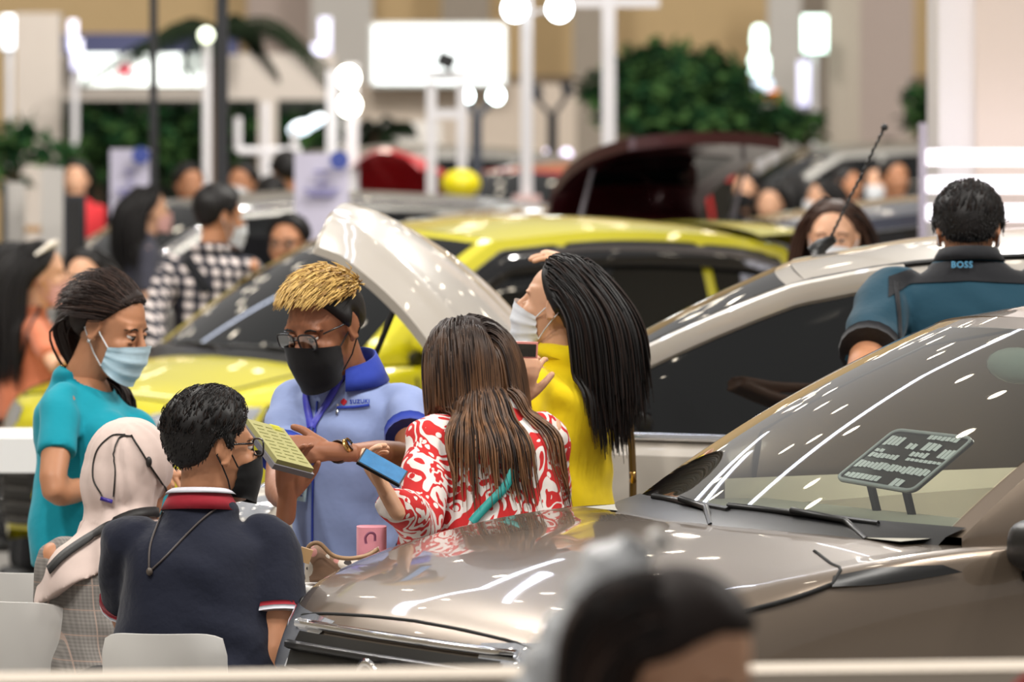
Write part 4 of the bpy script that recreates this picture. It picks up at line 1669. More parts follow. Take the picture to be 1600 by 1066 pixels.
bush('leafy_shrub', 'low green plant behind the open dark tailgate', 'plant', [(1255, 205, 30, 24), (1275, 190, 14, 18)], 188, .11, 300)


def palm(label, px, py, s, fr, base):
    c = at(px, py, s)
    o = thing('potted_palm', label, 'palm', (c[0], c[1], 0))
    tk = MB().tube([(c[0] - .1, c[1], 0), (c[0] - .05, c[1], c[2] * .5), c], [.07, .055, .045], 8)
    child(o, 'trunk', tk, M_bark, True)
    for tx, ty, bend, dp in fr:
        e = at(tx, ty, s) + np.array([0, dp, 0])
        m_ = (c + e) / 2 + np.array([0, 0, bend])
        Q = crom([c, m_, e], 12)
        b = MB()
        b.tube(Q, np.linspace(.014, .004, len(Q)), 5)
        T = np.gradient(Q, axis=0)
        for i in range(2, len(Q)):
            L = .20 * sin(pi * min(1, (i / len(Q)) ** .7)) + .06
            t = nrm(T[i])
            sd = nrm(np.cross(t, [0, 0, 1]))
            for q in (-1, 1):
                d = nrm(sd * q * .8 + t * .7 + np.array([0, 0, -.55]))
                w = nrm(np.cross(d, [0, 0, 1])) * .009
                p = Q[i]
                b.add([p - w, p + w, p + d * L * .6 + w * .8 - np.array([0, 0, .02]), p + d * L - np.array([0, 0, .06]), p + d * L * .6 - w * .8 - np.array([0, 0, .02])], [(0, 1, 2, 3, 4)])
        child(o, 'frond', b, [mat('frond_green', '#1a2416', rough=.9, spec=.1)], False)
    return o


palm('tall palm with drooping dark fronds in front of the navy fascia', 338, 42, 215, [(130, 122, .10, .2), (215, 85, .12, -.5), (430, 110, .16, .2), (515, 105, .2, -.2), (300, 110, .1, -.6), (400, 70, .15, .6), (250, 50, .08, .5), (520, 140, .22, .4)], 0)
palm('small palm beside the lower floodlight', 590, 205, 190, [(560, 215, .02, .1), (640, 190, .03, .1), (625, 225, .03, -.2), (570, 185, .03, .2), (605, 180, .03, -.1)], 0)


# posts and lamps
def post(name, label, x, y0, s, w, m, cat='post', base=None, group=None):
    a = at(x, y0, s)
    o = thing(name, label, cat, (a[0], a[1], 0), group)
    child(o, 'shaft', MB().box((a[0], a[1], a[2] / 2), (w, w, a[2])), m)
    child(o, 'base_plate', MB().box((a[0], a[1], .02), (w * 3, w * 3, .04)), m)
    if base:
        bm, bz0, bw = base
        child(o, 'base_box', MB().box((a[0], a[1], bz0 / 2), (bw, bw, bz0)), bm)
    return o


M_pole = mat('black_pole', '#15161b', rough=.5, var=0)
M_wpost = mat('white_post', '#c9c7ca', rough=.45, var=.02)
post('black_pole', 'thinner black pole in front of the planted wall, left of the thick one', 240, -60, 292, .042, M_pole, 'pole')
post('black_pole', 'thick black pole in front of the palm', 347, -60, 300, .060, M_pole, 'pole')


def bulb(c, r, col, e, name='flood_lamp'):
    return MB().ell(c, (r, r * .6, r), nu=12, nv=8), mat('glow_' + col.strip('#') + '_%g' % e, '#ffffff', emit=e, ecol=col, var=0)


def lamp_post(label, x, ytop, s, w, lamps, arm=None, base=None):
    o = post('lamp_post', label, x, ytop, s, w, M_wpost, 'lamp', base)
    for (lx, ly, r, col, e) in lamps:
        c = at(lx, ly, s) + np.array([0, -.05, 0])
        hsg = MB().lathe(c, [(r * .5, .12), (r * 1.1, .06), (r * 1.1, .0)], 14, 'y')
        h = child(o, 'lamp_housing', hsg, M_blk, True)
        mb, m_ = bulb(c, r, col, e)
        child(h, 'bulb', mb, m_, True)
        a = at(x, ly + 8, s)
        child(o, 'lamp_arm', MB().tube([a, c + np.array([0, .06, 0])], .015, 6), M_wpost)
    if arm:
        a, b = at(arm[0], arm[2], s), at(arm[1], arm[2], s)
        child(o, 'cross_arm', MB().box((a + b) / 2, (b[0] - a[0], w * .9, .06)), M_wpost)
    return o


lamp_post('white lamp post with two white lamps, its foot in a pink box', 823, -30, 250, .075, [(805, 14, .075, '#f2fbff', 14), (874, 14, .075, '#f2fbff', 14)], base=(mat('pink_box', '#c9a9a6', rough=.7), 1.36, .17))
lamp_post('tall white post with a cross arm right of the twin lamps', 951, -30, 245, .085, [], arm=(880, 1030, 4))
lamp_post('pale post carrying the two stacked warm floodlights', 550, 100, 222, .09, [(544, 121, .075, '#fffbe8', 16), (546, 164, .075, '#fffbe8', 16)])
lamp_post('slim white post just left of the stacked floodlights', 519, 110, 226, .075, [])
fr = thing('lamp_gantry', 'white goal shaped gantry with spotlights before the lit billboard', 'gantry', at(697, 400, 240) * np.array([1, 1, 0]))
for x in (674, 722):
    a = at(x, 128, 240)
    child(fr, 'upright', MB().box((a[0], a[1], a[2] / 2), (.062, .062, a[2])), M_wpost)
a, b = at(664, 118, 240), at(732, 118, 240)
child(fr, 'top_beam', MB().box((a + b) / 2, (b[0] - a[0], .1, .06)), M_wpost)
a, b = at(674, 178, 240), at(722, 178, 240)
child(fr, 'cross_beam', MB().box((a + b) / 2, (b[0] - a[0], .05, .06)), M_wpost)
a = at(697, 95, 240)
child(fr, 'projector', MB().box(a, (.12, .2, .10), rotm(0, 0, .4)), M_blk)
sp = thing('spotlight_stand', 'spotlight stand with two starry white lamps at the billboard corner', 'lamp', at(745, 400, 232) * np.array([1, 1, 0]))
a = at(745, 215, 232)
child(sp, 'stand', MB().tube([(a[0], a[1], 0), at(745, 185, 232)], .035, 8).tube([at(745, 185, 232), at(727, 152, 232)], .02, 6).tube([at(745, 185, 232), at(775, 152, 232)], .02, 6), mat('dark_post', '#3a3e48', rough=.5))
for x in (727, 775):
    mb, m_ = bulb(at(x, 150, 232), .052, '#eaffff', 14)
    child(sp, 'bulb', mb, m_, True)
yl = thing('speaker_stand', 'dark Y shaped stand with two black spot heads', 'stand', at(863, 400, 198) * np.array([1, 1, 0]))
child(yl, 'pole', MB().tube([at(863, 400, 198) * np.array([1, 1, 0]), at(863, 180, 198)], .04, 8), M_pole)
for x, y in ((838, 140), (886, 136)):
    child(yl, 'arm', MB().tube([at(863, 182, 198), at(x, y + 14, 198)], .02, 6), M_pole)
    child(yl, 'spot_head', MB().tube([at(x - 3, y - 10, 198), at(x + 3, y + 14, 198)], [.045, .05], 10), M_pole)
for x in (857, 885):
    mb, m_ = bulb(at(x, 241, 197), .045, '#d8c8ff', 2.0)
    child(yl, 'round_light', mb, m_, True)
L_ = [at(x_, y_, 203) for x_, y_ in ((866, 253), (903, 253), (903, 270), (884, 270), (884, 288), (866, 288))]
o = MB().slab(L_, (0, .04, 0)).build('wayfinding_sign', mat('yellow_sign', '#d8c812', rough=.5, emit=.2, var=0), None, False)
tag(o, 'small yellow angled sign below the purple lights', 'sign')

# lit billboard and smaller lights
bb = thing('billboard', 'large glowing white billboard at the back', 'billboard', at(685, 400, 172) * np.array([1, 1, 0]))
child(bb, 'screen', panel('', 583, 787, 40, 131, 172, .15, None), mat('billboard_glow', '#ffffff', emit=1.5, ecol='#f2ffff', var=0))
child(bb, 'frame', panel('', 578, 792, 35, 136, 171.4, .15, None), M_lg)
child(bb, 'support', panel('', 560, 900, 131, 200, 170, .2, None, bottom=0), M_cream)
fl = panel('', 560, 690, 190, 262, 188, .2, None, bottom=0)
o = tag(fl.build('white_counter', mat('counter_white', '#c9c4be', rough=.5), None, False), 'long white counter block below the billboard', 'counter')


def glow(name, label, cat, mbm, m, pxl, s, back=None):
    o = thing(name, label, cat, at(pxl[0], 300, s) * np.array([1, 1, 0]))
    child(o, 'light', mbm, m, True)
    a = at(pxl[0], pxl[1], s)
    child(o, 'stand', MB().tube([(a[0], a[1] + .08, 0), (a[0], a[1] + .08, a[2])], .03, 8), M_wpost)
    return o


E1 = mat('cool_glow', '#ffffff', emit=3.0, ecol='#e8f4ff', var=0)
E2 = mat('violet_glow', '#ffffff', emit=1.3, ecol='#d0d0ff', var=0)
E3 = mat('green_glow', '#ffffff', emit=3.5, ecol='#d8fff0', var=0)
E4 = mat('blue_glow', '#ffffff', emit=1.2, ecol='#a8d8ff', var=0)
EO = mat('orange_glow', '#ff8a30', emit=.7, ecol='#ff8a30', var=0)
glow('light_column', 'bluish white glowing column light at the far left edge', 'light', MB().box(at(13, 50, 200), (.09, .06, .26)), E1, (13, 50), 200)
glow('light_column', 'violet glowing column light left of the lit booth sign', 'light', MB().box(at(114, 55, 196), (.07, .06, .24)).box(at(120, 85, 196), (.09, .06, .24)), E2, (116, 70), 196)
glow('light_column', 'violet glowing pennant light above the slim white post', 'light', MB().box(at(508, 60, 180), (.10, .06, .36)).box(at(496, 82, 180), (.10, .06, .16)), E2, (505, 60), 180)
glow('round_lamp', 'round greenish white lamp hanging at the palm', 'light', MB().lathe(at(322, 55, 225), [(.001, -.04), (.045, -.03), (.05, 0), (.045, .03), (.001, .04)], 18, 'y'), mat('lime_glow', '#ffffff', emit=3, ecol='#f2ffd8', var=0), (322, 55), 225)
glow('figure_light', 'glowing greenish bottle shaped light right of the big tree', 'light', MB().lathe(at(1186, 118, 180), [(.001, 0), (.085, .02), (.085, .14), (.05, .22), (.065, .3), (.05, .42), (.001, .44)], 16, 'z'), E3, (1186, 90), 180)
glow('lit_screen', 'small glowing white screen between the pale pillars at right', 'screen', MB().box(at(1273, 53, 178), (.21, .06, .32)), E3, (1273, 53), 178)
glow('round_lamp', 'blue round light under the glowing bottle shape', 'light', MB().ell(at(1192, 133, 182), (.09, .05, .08)), E4, (1192, 133), 182)
glow('round_lamp', 'orange round light above the hedge at right', 'light', MB().ell(at(1209, 150, 182), (.08, .05, .05)), EO, (1209, 150), 182)
glow('light_column', 'slim violet light tube between the pale pillars at right', 'light', MB().box(at(1256, 130, 176), (.10, .06, .40)), E2, (1256, 130), 176)
o = thing('display_stand', 'white tubular display frame with pale blue lights above the far cars', 'frame', at(430, 400, 230) * np.array([1, 1, 0]))
f_ = MB()
for x0, y0, x1, y1 in ((372, 183, 372, 236), (372, 236, 470, 236), (415, 160, 415, 260), (460, 200, 460, 236)):
    f_.tube([at(x0, y0, 230), at(x1, y1, 230)], .028, 6)
f_.tube([at(415, 240, 230), at(415, 400, 230) * np.array([1, 1, 0])], .04, 6)
child(o, 'tubing', f_, M_wpost)
child(o, 'light_bar', MB().ell(at(470, 200, 229), (.09, .05, .05), rotm(0, 0, -.3)).ell(at(492, 190, 229), (.08, .05, .04), rotm(0, 0, -.5)), mat('bar_glow', '#ffffff', emit=2.2, ecol='#d8f0ff', var=0), True)

# standing signs with print
M_sgn = mat('lilac_board', '#bdb9cc', rough=.5, var=.02)
M_prt = mat('print_violet', '#7f7cae', rough=.6, var=0)
M_prb = mat('print_blue', '#3a4a94', rough=.6, var=0)
for x0, x1, y0, y1, s_, lab in ((460, 545, 240, 400, 292, 'white board sign with blue corner disc in front of the red tailed car'), (172, 235, 233, 400, 274, 'white board sign on the left, in front of the planted wall')):
    o = thing('sign_board', lab, 'sign', at((x0 + x1) / 2, 400, s_) * np.array([1, 1, 0]))
    child(o, 'board', panel('', x0, x1, y0, y1, s_, .05, None, bottom=.45), M_sgn)
    pr = MB()
    for i, (yy, w_) in enumerate(((268, .3), (284, .2), (297, .66), (304, .5))):
        xc = (x0 + x1) / 2
        w2 = (x1 - x0) * w_ / 2
        pr.join(panel('', xc - w2, xc + w2, yy - 2, yy + 2, s_ * 1.001, .01, None))
    child(o, 'print', pr, M_prt)
    child(o, 'corner_disc', MB().lathe(at(x1 - 15, y0 + 10, s_ * 1.002), [(.001, -.01), (.05, -.01), (.05, .005)], 18, 'y'), M_prb)
    for q in (-1, 1):
        child(o, 'leg', MB().box(((at((x0 + x1) / 2 + q * 28, 0, s_)[0]), F / s_ + .02, .24), (.03, .04, .48)), M_wpost)

# pillar with light bars at right
M_pill = mat('pillar_white', '#d2cdd0', rough=.5, var=.01)
M_pill2 = mat('pillar_cream', '#c8b9b0', rough=.5, var=.01)
pi_ = thing('light_pillar', 'broad white pillar wrapped by three white light bars at right', 'pillar', at(1560, 400, 358) * np.array([1, 1, 0]))
a, b = at(1467, 0, 358), at(1526, 0, 358)
child(pi_, 'front_face', MB().box(((a[0] + b[0]) / 2, a[1] + .4, 2.5), (b[0] - a[0], .8, 5)), M_pill)
a, b = at(1526, 0, 359), at(1760, 0, 359)
child(pi_, 'side_panel', MB().box(((a[0] + b[0]) / 2, a[1] + .4, 2.5), (b[0] - a[0], .8, 5)), M_pill2)
M_bar = mat('bar_white_glow', '#ffffff', emit=1.5, ecol='#f4f0ff', var=0)
for y in (246, 289, 333):
    a, b = at(1450, y, 366), at(1780, y, 366)
    child(pi_, 'light_bar', MB().box(((a[0] + b[0]) / 2, a[1] + .06, a[2]), (b[0] - a[0], .12, .066)), M_bar)
a, b = at(1440, 246, 364), at(1452, 333, 364)
child(pi_, 'bar_bracket', MB().box(((a[0] + b[0]) / 2, a[1] + .2, .95), (.03, .1, 1.9)), mat('bracket_grey', '#9a93a0', rough=.4))

# odds and ends at left
o = thing('loudspeaker', 'tall black loudspeaker column at left behind the pink masked woman', 'loudspeaker', at(115, 400, 300) * np.array([1, 1, 0]))
child(o, 'cabinet', panel('', 99, 132, 305, 420, 300, .12, None, bottom=.1), mat('speaker_navy', '#171b26', rough=.5))
child(o, 'grille', panel('', 104, 128, 311, 415, 301.5, .02, None, bottom=.15), M_blk)
child(o, 'foot', MB().box(at(115, 400, 300) * np.array([1, 1, 0]) + np.array([0, .06, .05]), (.2, .22, .1)), M_blk)
o = thing('white_partition', 'pale upright partition at the far left behind the orange top woman', 'partition', at(60, 400, 270) * np.array([1, 1, 0]))
child(o, 'leaf', panel('', 10, 38, 285, 420, 268, .05, None, bottom=0), M_lg)
child(o, 'leaf', panel('', 64, 99, 262, 420, 270, .05, None, bottom=0), M_lg)
child(o, 'frame_post', panel('', 2, 9, 285, 420, 268.5, .04, None, bottom=0), M_pole)
o = thing('small_table', 'small wooden table with items, far left', 'table', at(50, 400, 262) * np.array([1, 1, 0]))
a, b = at(32, 358, 262), at(70, 358, 262)
child(o, 'tabletop', MB().box((a + b) / 2, (b[0] - a[0], .3, .03)), mat('table_wood', '#b48a58', rough=.5))
for x in (35, 67):
    a = at(x, 360, 262)
    child(o, 'leg', MB().box((a[0], a[1], a[2] / 2), (.025, .2, a[2])), M_wpost)
a = at(720, 288, 250)
o = thing('yellow_balloon', 'round yellow balloon behind the gantry foot', 'balloon', (a[0], a[1], 0))
child(o, 'ball', MB().ell(a, (.125, .12, .095), nu=24, nv=16), mat('balloon_yellow', '#dfd00c', rough=.35, var=.02), True)
child(o, 'stick', MB().tube([(a[0], a[1], 0), a - np.array([0, 0, .1])], .012, 6), M_wpost)

# red carpeted stage edge with light strips, bottom left
o = thing('stage_edge', 'low stage with red carpet and white light strip at bottom left', 'stage', (-2.3, 22.2, 0))
child(o, 'carpet', MB().box((-2.6, 22.4, .16), (2.2, 2.2, .03)), cloth('red_carpet', '#b8321c'))
child(o, 'riser', MB().box((-2.6, 22.4, .072), (2.2, 2.2, .144)), mat('stage_white', '#c9c9cd', rough=.4))
child(o, 'light_strip', MB().box((-2.6, 21.29, .05), (2.2, .02, .05)), mat('strip_glow', '#ffffff', emit=2.5, ecol='#e6dcff', var=0))
child(o, 'red_trim', MB().box((-2.6, 21.285, .115), (2.2, .02, .02)), mat('trim_red', '#b03020', rough=.5, var=0))

# ceiling lamps above the frame (lit downlights, hung in rows) and LED tubes over the booth
lm = MB()
for y in np.arange(13, 66, 2.1):
    for x in np.arange(-13, 13.1, 2.1):
        if rng.random() < .8:
            lm.lathe((x + rng.uniform(-.5, .5), y + rng.uniform(-.6, .6), 8.8 + rng.uniform(-.4, .4)), [(.001, 0), (.09, 0), (.10, .04)], 10, 'z')
o = lm.build('ceiling_lamps', mat('lamp_glow', '#ffffff', emit=26, ecol='#fff0d8', var=0), None, False)
tag(o, 'rows of small warm downlights hung high above the hall', 'lamps', None, 'stuff')
M_tubeled = mat('tube_glow', '#ffffff', emit=9, ecol='#dfe8ff', var=0)


def led(label, P, r=.03):
    o = thing('light_tube', label, 'light', (P[0][0], P[0][1], P[0][2]))
    child(o, 'tube', MB().tube(P, r, 8), M_tubeled, True)
    child(o, 'housing', MB().tube(np.array(P) + np.array([0, 0, .035]), r * .9, 6), M_wpost, True)
    return o


led('bent white light tube hung ahead of the bronze car', [(-1.9, 18.3, 3.0), (-1.49, 18.9, 3.0), (-.82, 19.4, 3.0), (-.30, 21.2, 3.0)], .022)
led('short light tube hung beside the bent one', [(-.42, 20.2, 3.0), (-.87, 18.4, 3.0)], .022)
led('light tube hung over the bronze car roof', [(-1.5, 18.45, 4.0), (-.4, 19.5, 4.0), (.22, 20.05, 4.0), (1.1, 20.15, 4.0)], .035)
led('light tube hung over the yellow car', [(-3.75, 31.55, 4.0), (-3.03, 30.75, 4.0), (-2.3, 30.0, 4.0)], .04)
# ================================================================ parapet, chairs, small things in the booth
M_ledge = mat('ledge_beige', '#c3b6a6', rough=.6, var=.03)
o = MB().box((0, 9.95, .573), (4.6, .14, 1.146)).box((0, 9.95, 1.161), (4.7, .17, .03)).build('parapet', M_ledge, None, False)
o.rotation_euler = (0, rad(-.7), 0)
tag(o, 'long beige parapet along the bottom of the picture', 'parapet')

M_chair = mat('chair_white', '#cfcdc9', rough=.35, var=.02)


def chair(label, cx, cy, rot, zt=.84, w=.40):
    """moulded white shell chair; rot turns its back towards the camera"""
    o = thing('shell_chair', label, 'chair', (cx, cy, 0), 'white shell chairs', rot)
    P = []
    for t in np.linspace(0, 1, 20):
        row = []
        for v in np.linspace(-1, 1, 19):
            if t < .42:
                q = t / .42
                y, z = .24 - .40 * q, .45 - .015 * sin(pi * q) + .03 * (1 - q) * (-abs(v) ** 3)
            else:
                q = (t - .42) / .58
                y, z = -.16 - .05 * sin(q * pi / 2) - .05 * q, .45 + (zt - .45) * q
            hw_ = w / 2 * (1 - .06 * max(0, (t - .9) / .1) ** 2)
            y += .10 * abs(v) ** 2.5 * min(1, max(0, (t - .35) * 4))
            z -= .018 * abs(v) ** 6 * (t > .9)
            row.append((v * hw_, y, z))
        P.append(row)
    P = np.array(P)
    N = np.zeros_like(P)
    N[:, :, 1] = np.where(np.linspace(0, 1, 20)[:, None] > .4, -.014, 0)
    N[:, :, 2] = np.where(np.linspace(0, 1, 20)[:, None] > .4, 0, -.014)
    k = 9
    b = MB().grid(P[:k]).grid((P + N)[:k], flip=True)
    for e in (0, -1):
        b.grid(np.array([P[:k, e], (P + N)[:k, e]]))
    b.grid(np.array([P[0], (P + N)[0]]))
    b.build('seat', M_chair, o, 'auto')
    b = MB().grid(P[k - 1:]).grid((P + N)[k - 1:], flip=True)
    for e in (0, -1):
        b.grid(np.array([P[k - 1:, e], (P + N)[k - 1:, e]]))
    b.grid(np.array([P[-1], (P + N)[-1]]))
    b.build('backrest', M_chair, o, 'auto')
    for sx in (-1, 1):
        for y0, y1 in ((.17, .22), (-.13, -.2)):
            MB().tube([(sx * .14, y0, .44), (sx * .19, y1, .012)], [.016, .011], 8).build('leg', M_chrome, o)
    return o


c = at(274, 1000, 648)
chair('white shell chair under the man in navy polo', c[0], c[1] - .02, rad(-6), zt=2.1 - (982 - 120) / 653, w=.30)
c = at(80, 960, 609)
chair('white shell chair under the woman in grey checked jacket', c[0] + .02, c[1] + .02, rad(-32), zt=2.1 - (934 - 120) / 612, w=.30)
c = at(44, 920, 592)
chair('white shell chair at the left edge, half hidden behind another', c[0] + .05, c[1] + .2, rad(-25), zt=2.1 - (900 - 120) / 597, w=.30)

# white sign board in front of the yellow car
o = thing('white_table', 'plain white tabletop slab at the left edge before the yellow car', 'table', (-1.6, 20.5, 0))
a, b = at(-60, 685, 490), at(105, 739, 490)
child(o, 'tabletop', MB().box(((a[0] + b[0]) / 2, a[1] + .3, (a[2] + b[2]) / 2), (b[0] - a[0], .6, a[2] - b[2])), mat('table_white', '#dcdcda', rough=.4, var=.01))
for x in (-50, 95):
    for dy in (.05, .55):
        a2 = at(x, 739, 490)
        child(o, 'leg', MB().box((a2[0], a2[1] + dy, a2[2] / 2), (.04, .04, a2[2])), M_wpost)

# table behind the bronze car's nose with the two bags
ta = at(540, 940, 628)
o = thing('high_table', 'small high table behind the bronze car holding two bags', 'table', (ta[0], ta[1], 0))
zt = 2.1 - (912 - 120) / 632
child(o, 'tabletop', MB().lathe((ta[0], ta[1], zt - .015), [(.001, .012), (.20, .012), (.205, 0), (.20, -.012), (.001, -.012)], 32, 'z'), M_white, True)
child(o, 'column', MB().lathe((ta[0], ta[1], 0), [(.2, 0), (.2, .015), (.03, .03), (.025, zt - .03)], 20, 'z'), M_chrome, True)


def bear_mat():
    m = bpy.data.materials.new('puppy_print')
    g = NG(m)
    P = g.n('Mapping', {'Vector': g.obj(), 'Scale': (1, .4, 1)})
    v = g.n('TexVoronoi', {'Vector': P.outputs[0], 'Scale': 17.0, 'Randomness': .75})
    nz = g.n('TexNoise', {'Vector': P.outputs[0], 'Scale': 30.0})
    d = g.m('ADD', v.outputs['Distance'], g.m('MULTIPLY', nz.outputs[0], .25))
    wht = g.m('LESS_THAN', d, .56)
    blk = g.m('LESS_THAN', d, .36)
    v2 = g.n('TexVoronoi', {'Vector': P.outputs[0], 'Scale': 24.0})
    pk = g.m('LESS_THAN', v2.outputs['Distance'], .26)
    c1 = g.mix(pk, lin('#93735c'), lin('#c98a82'))
    c2 = g.mix(wht, c1, lin('#d8cfc2'))
    g.link(g.mix(blk, c2, lin('#2a211d')), 'Base Color')
    g.b.inputs['Roughness'].default_value = .6
    return m


a, b_ = at(476, 925, 632), at(598, 925, 632)
o = thing('handbag', 'brown handbag printed with white puppies beside the navy polo sleeve', 'bag', ((a[0] + b_[0]) / 2, a[1], zt))
P = []
xs = np.linspace(a[0], b_[0] - .01, 25)
for i, x in enumerate(xs):
    t = i / 24
    ztop = 2.1 - (np.interp(t, [0, .08, .2, .45, .7, .9, 1], [868, 852, 850, 872, 874, 862, 856]) - 120) / 632
    hw_ = .055 * math.sqrt(max(.02, 1 - (2 * t - 1) ** 4))
    row = []
    for an in np.linspace(0, 2 * pi, 17)[:-1]:
        cz = sin(an)
        row.append((x, a[1] + hw_ * cos(an) * (.75 if cz > .5 else 1), zt + .003 + (ztop - zt) * (.5 + .5 * math.copysign(abs(cz) ** .5, cz))))
    P.append(row)
bm = MB().grid(np.array(P), closed=True)
for e in (0, -1):
    bm.add(P[e], [tuple(range(16))])
child(o, 'bag_body', bm, bear_mat(), True)
tp = [at(x, y, 635) for x, y in ((478, 862), (486, 851), (500, 850), (520, 868), (545, 873), (575, 868), (592, 858))]
child(o, 'leather_trim', MB().tube(crom(tp, 5), .0055, 8, flat=(1, 1.2)), mat('tan_leather', '#a5825f', rough=.5), True)
child(o, 'clasp', MB().box(at(477, 868, 640), (.03, .02, .035), rotm(0, 0, .3)), mat('tan_leather2', '#b89468', rough=.45))
a, b_ = at(557, 930, 621), at(604, 930, 621)
o = thing('tote_bag', 'small pink bag against the red patterned blouse', 'bag', ((a[0] + b_[0]) / 2, a[1], zt))
za = 2.1 - (828 - 120) / 624
P = [[(x, a[1] + .005 + .05 * cos(an), zt + .003 + (za - zt) * t) for x, an in [((a[0] + b_[0]) / 2 + (b_[0] - a[0]) / 2 * math.copysign(abs(sin(q)) ** .4, sin(q)), q) for q in np.linspace(0, 2 * pi, 25)[:-1]]] for t in (0, .3, .7, .94, 1)]
tb = MB().grid(np.array(P), closed=True)
tb.add(P[0], [tuple(range(24))]).add(P[-1], [tuple(range(24))])
child(o, 'bag_body', tb, cloth('bag_pink', '#d08a96'), True)
hp = [at(x, y, 632) for x, y in ((572, 850), (571, 840), (577, 833), (585, 835), (586, 846))]
child(o, 'handle', MB().tube(crom(hp, 5), .0035, 6), mat('mauve_cord', '#8a4a68', rough=.6), True)

# ================================================================ foreground people
# --- blond man in light blue shirt
M_blue = cloth('shirt_blue', '#8493bd')
M_royal = cloth('royal_blue', '#2b3f9e')
bl = Person('man with bleached blond top in light blue short sleeved shirt holding a notebook', 508, 514, 598, 148, hy=138, pitch=22, fat=1.12, sk=SK_C, res=2, shirt=M_blue, sleeve=.66,
            lean=4, slm=M_royal, hs=1.13, sw=.20, hem=-.20,
            arms={'L': (at(642, 712, 606), at(528, 706, 622)), 'R': (at(436, 760, 604), at(448, 790, 622))},
            hands={'L': dict(fwd=(-1, -.12, .05), back=(.1, -.9, .5), curl=(.28, .3, .34, .4), thumb=(.75, .25), spread=.09), 'R': dict(fwd=(.1, -.3, 1), back=(-.5, .8, .2))})
bl.cap(H_BLK, th=.012, noise=.03)
ttop = [(0, 45), (30, 43), (50, 40), (65, 38), (80, 37), (95, 36), (120, 32), (150, 28), (180, 26)]
hair2 = bl.cap(H_BL2, ttop, th=.020, name='hair_top', noise=.3)
bl.tufts([H_BL, H_BL, H_BL, H_BL2], 1900, .036, .0021, comb=(.12, .60, -.15), th=.024, curl=.35, name='hair_tufts', parent=hair2)
bl.mask(M_mblk, w=66, top=.004, bot=-.122, strap=M_mblk, pleat=0)
bl.glasses(mat('dark_frame', '#15151a', rough=.25, var=0))
bl.neck_band(M_royal, h=.072, open_front=.5, flare=.024, z0=-.022, tilt=.024, r=1.2)
und = MB().ell(bl.nb + bl.RL @ np.array([0, .040, -.022]), (.040, .030, .052), bl.R)
und = MB().ell(bl.nb + bl.RL @ np.array([0, .045, .0]), (.042, .034, .058), bl.R)
bl.part('undershirt', und, M_mblk)
ln = bl.strap([(484, 590), (480, 622), (487, 668)], .020, mat('lanyard', '#3a3cae', rough=.5), 'lanyard', label='blue lanyard')
bl.strap([(542, 574), (520, 618), (489, 668)], .020, mat('lanyard', '#3a3cae'), 'lanyard', parent=None)
ic = MB().box((0, 0, 0), (.052, .004, .085))
p_ = bl.pix(473, 756, .012)
card = bl.part('id_card', MB().join(ic, rotm(rad(-30), rad(6), rad(6)), p_), mat('card_cyan', '#a9c4cf', rough=.3), False, label='pale blue pass hanging from the lanyard')
bl.strap([(489, 668), (482, 700), (475, 740)], .008, M_prb, 'lanyard_tail')
pr = MB()
for i, (dz, w_) in enumerate(((.02, .03), (.012, .022), (-.02, .034), (-.028, .03))):
    pr.box((0, -.003, dz), (w_, .002, .004))
bl.part('card_print', MB().join(pr, rotm(rad(-30), rad(6), rad(6)), p_), M_prb, False, parent=card)
# placket, pocket trim, pen, lettering
bl.strap([(497, 628), (493, 680), (490, 760), (489, 850)], .006, M_royal, 'placket', off=.003)
bl.strap([(528, 638), (552, 637), (578, 634)], .007, M_royal, 'pocket_trim')
bl.cord([(529, 632), (528, 640), (527, 650)], .004, M_chrome, 'pen')
d0 = bl.pix(562, 628)


def print_on(p, mb, px, py, w, m, name, parent=None, roll=0.0, skew=0.0, off=.0025):
    """flat lettering laid on the cloth, w metres wide, centred on a pixel"""
    V = mb.arr()
    sc = w / (V[:, 0].max() - V[:, 0].min())
    out = MB()
    s_ = F / p.hc[1]
    out.v = []
    for x, y, z in V:
        a_, b_ = px + (x * cos(roll) - y * sin(roll)) * sc * s_, py - (y * cos(roll) + x * sin(roll)) * sc * s_
        out.v.append(tuple(p.pix(a_, b_, 0) - nrm([(a_ - 800) / F, 1, -(b_ - HOR) / F]) * off))
    out.f = mb.f
    out.fm = mb.fm
    return p.part(name, out, m, False, parent=parent)


print_on(bl, text_mb('SUZUKI', 1, 0, True, spacing=1.12), 562, 627.5, 33 / 640, M_royal, 'chest_lettering', roll=rad(2))
lg = MB()
for pts in (((-.5, .05), (0, .5), (.5, .1), (.25, -.05), (0, .15), (-.15, .05)), ((.5, -.05), (0, -.5), (-.5, -.1), (-.25, .05), (0, -.15), (.15, -.05)), ((-.25, .05), (0, .2), (.25, -.05), (0, -.2))):
    o_ = len(lg.v)
    lg.add([(x, y, 0) for x, y in pts], [tuple(range(len(pts)))])
print_on(bl, lg, 537, 628, 12 / 640, mat('badge_red', '#c01828', rough=.6, var=0), 'chest_badge')
# watch
wr = bl.J['L'][2]
ax = nrm(wr - bl.J['L'][1])
wc = wr - ax * .004
w_ = MB().tube([wc - ax * .011, wc - ax * .004, wc + ax * .004, wc + ax * .011], [.0285, .0305, .0305, .0285], 20)
wa = bl.part('watch', w_, mat('strap_brown', '#3a2418', rough=.5))
fd = nrm(np.array([-.1, -1, .25]) - ax * np.dot(np.array([-.1, -1, .25]), ax))
bl.part('watch_case', MB().tube([wc + fd * .027, wc + fd * .038], [.021, .019], 24), mat('gold', '#c9a060', rough=.2, metal=1, var=0), parent=wa, label='gold watch case')
bl.part('watch_dial', MB().tube([wc + fd * .0378, wc + fd * .0395], [.0155, .0155], 24), M_gloss, parent=wa)

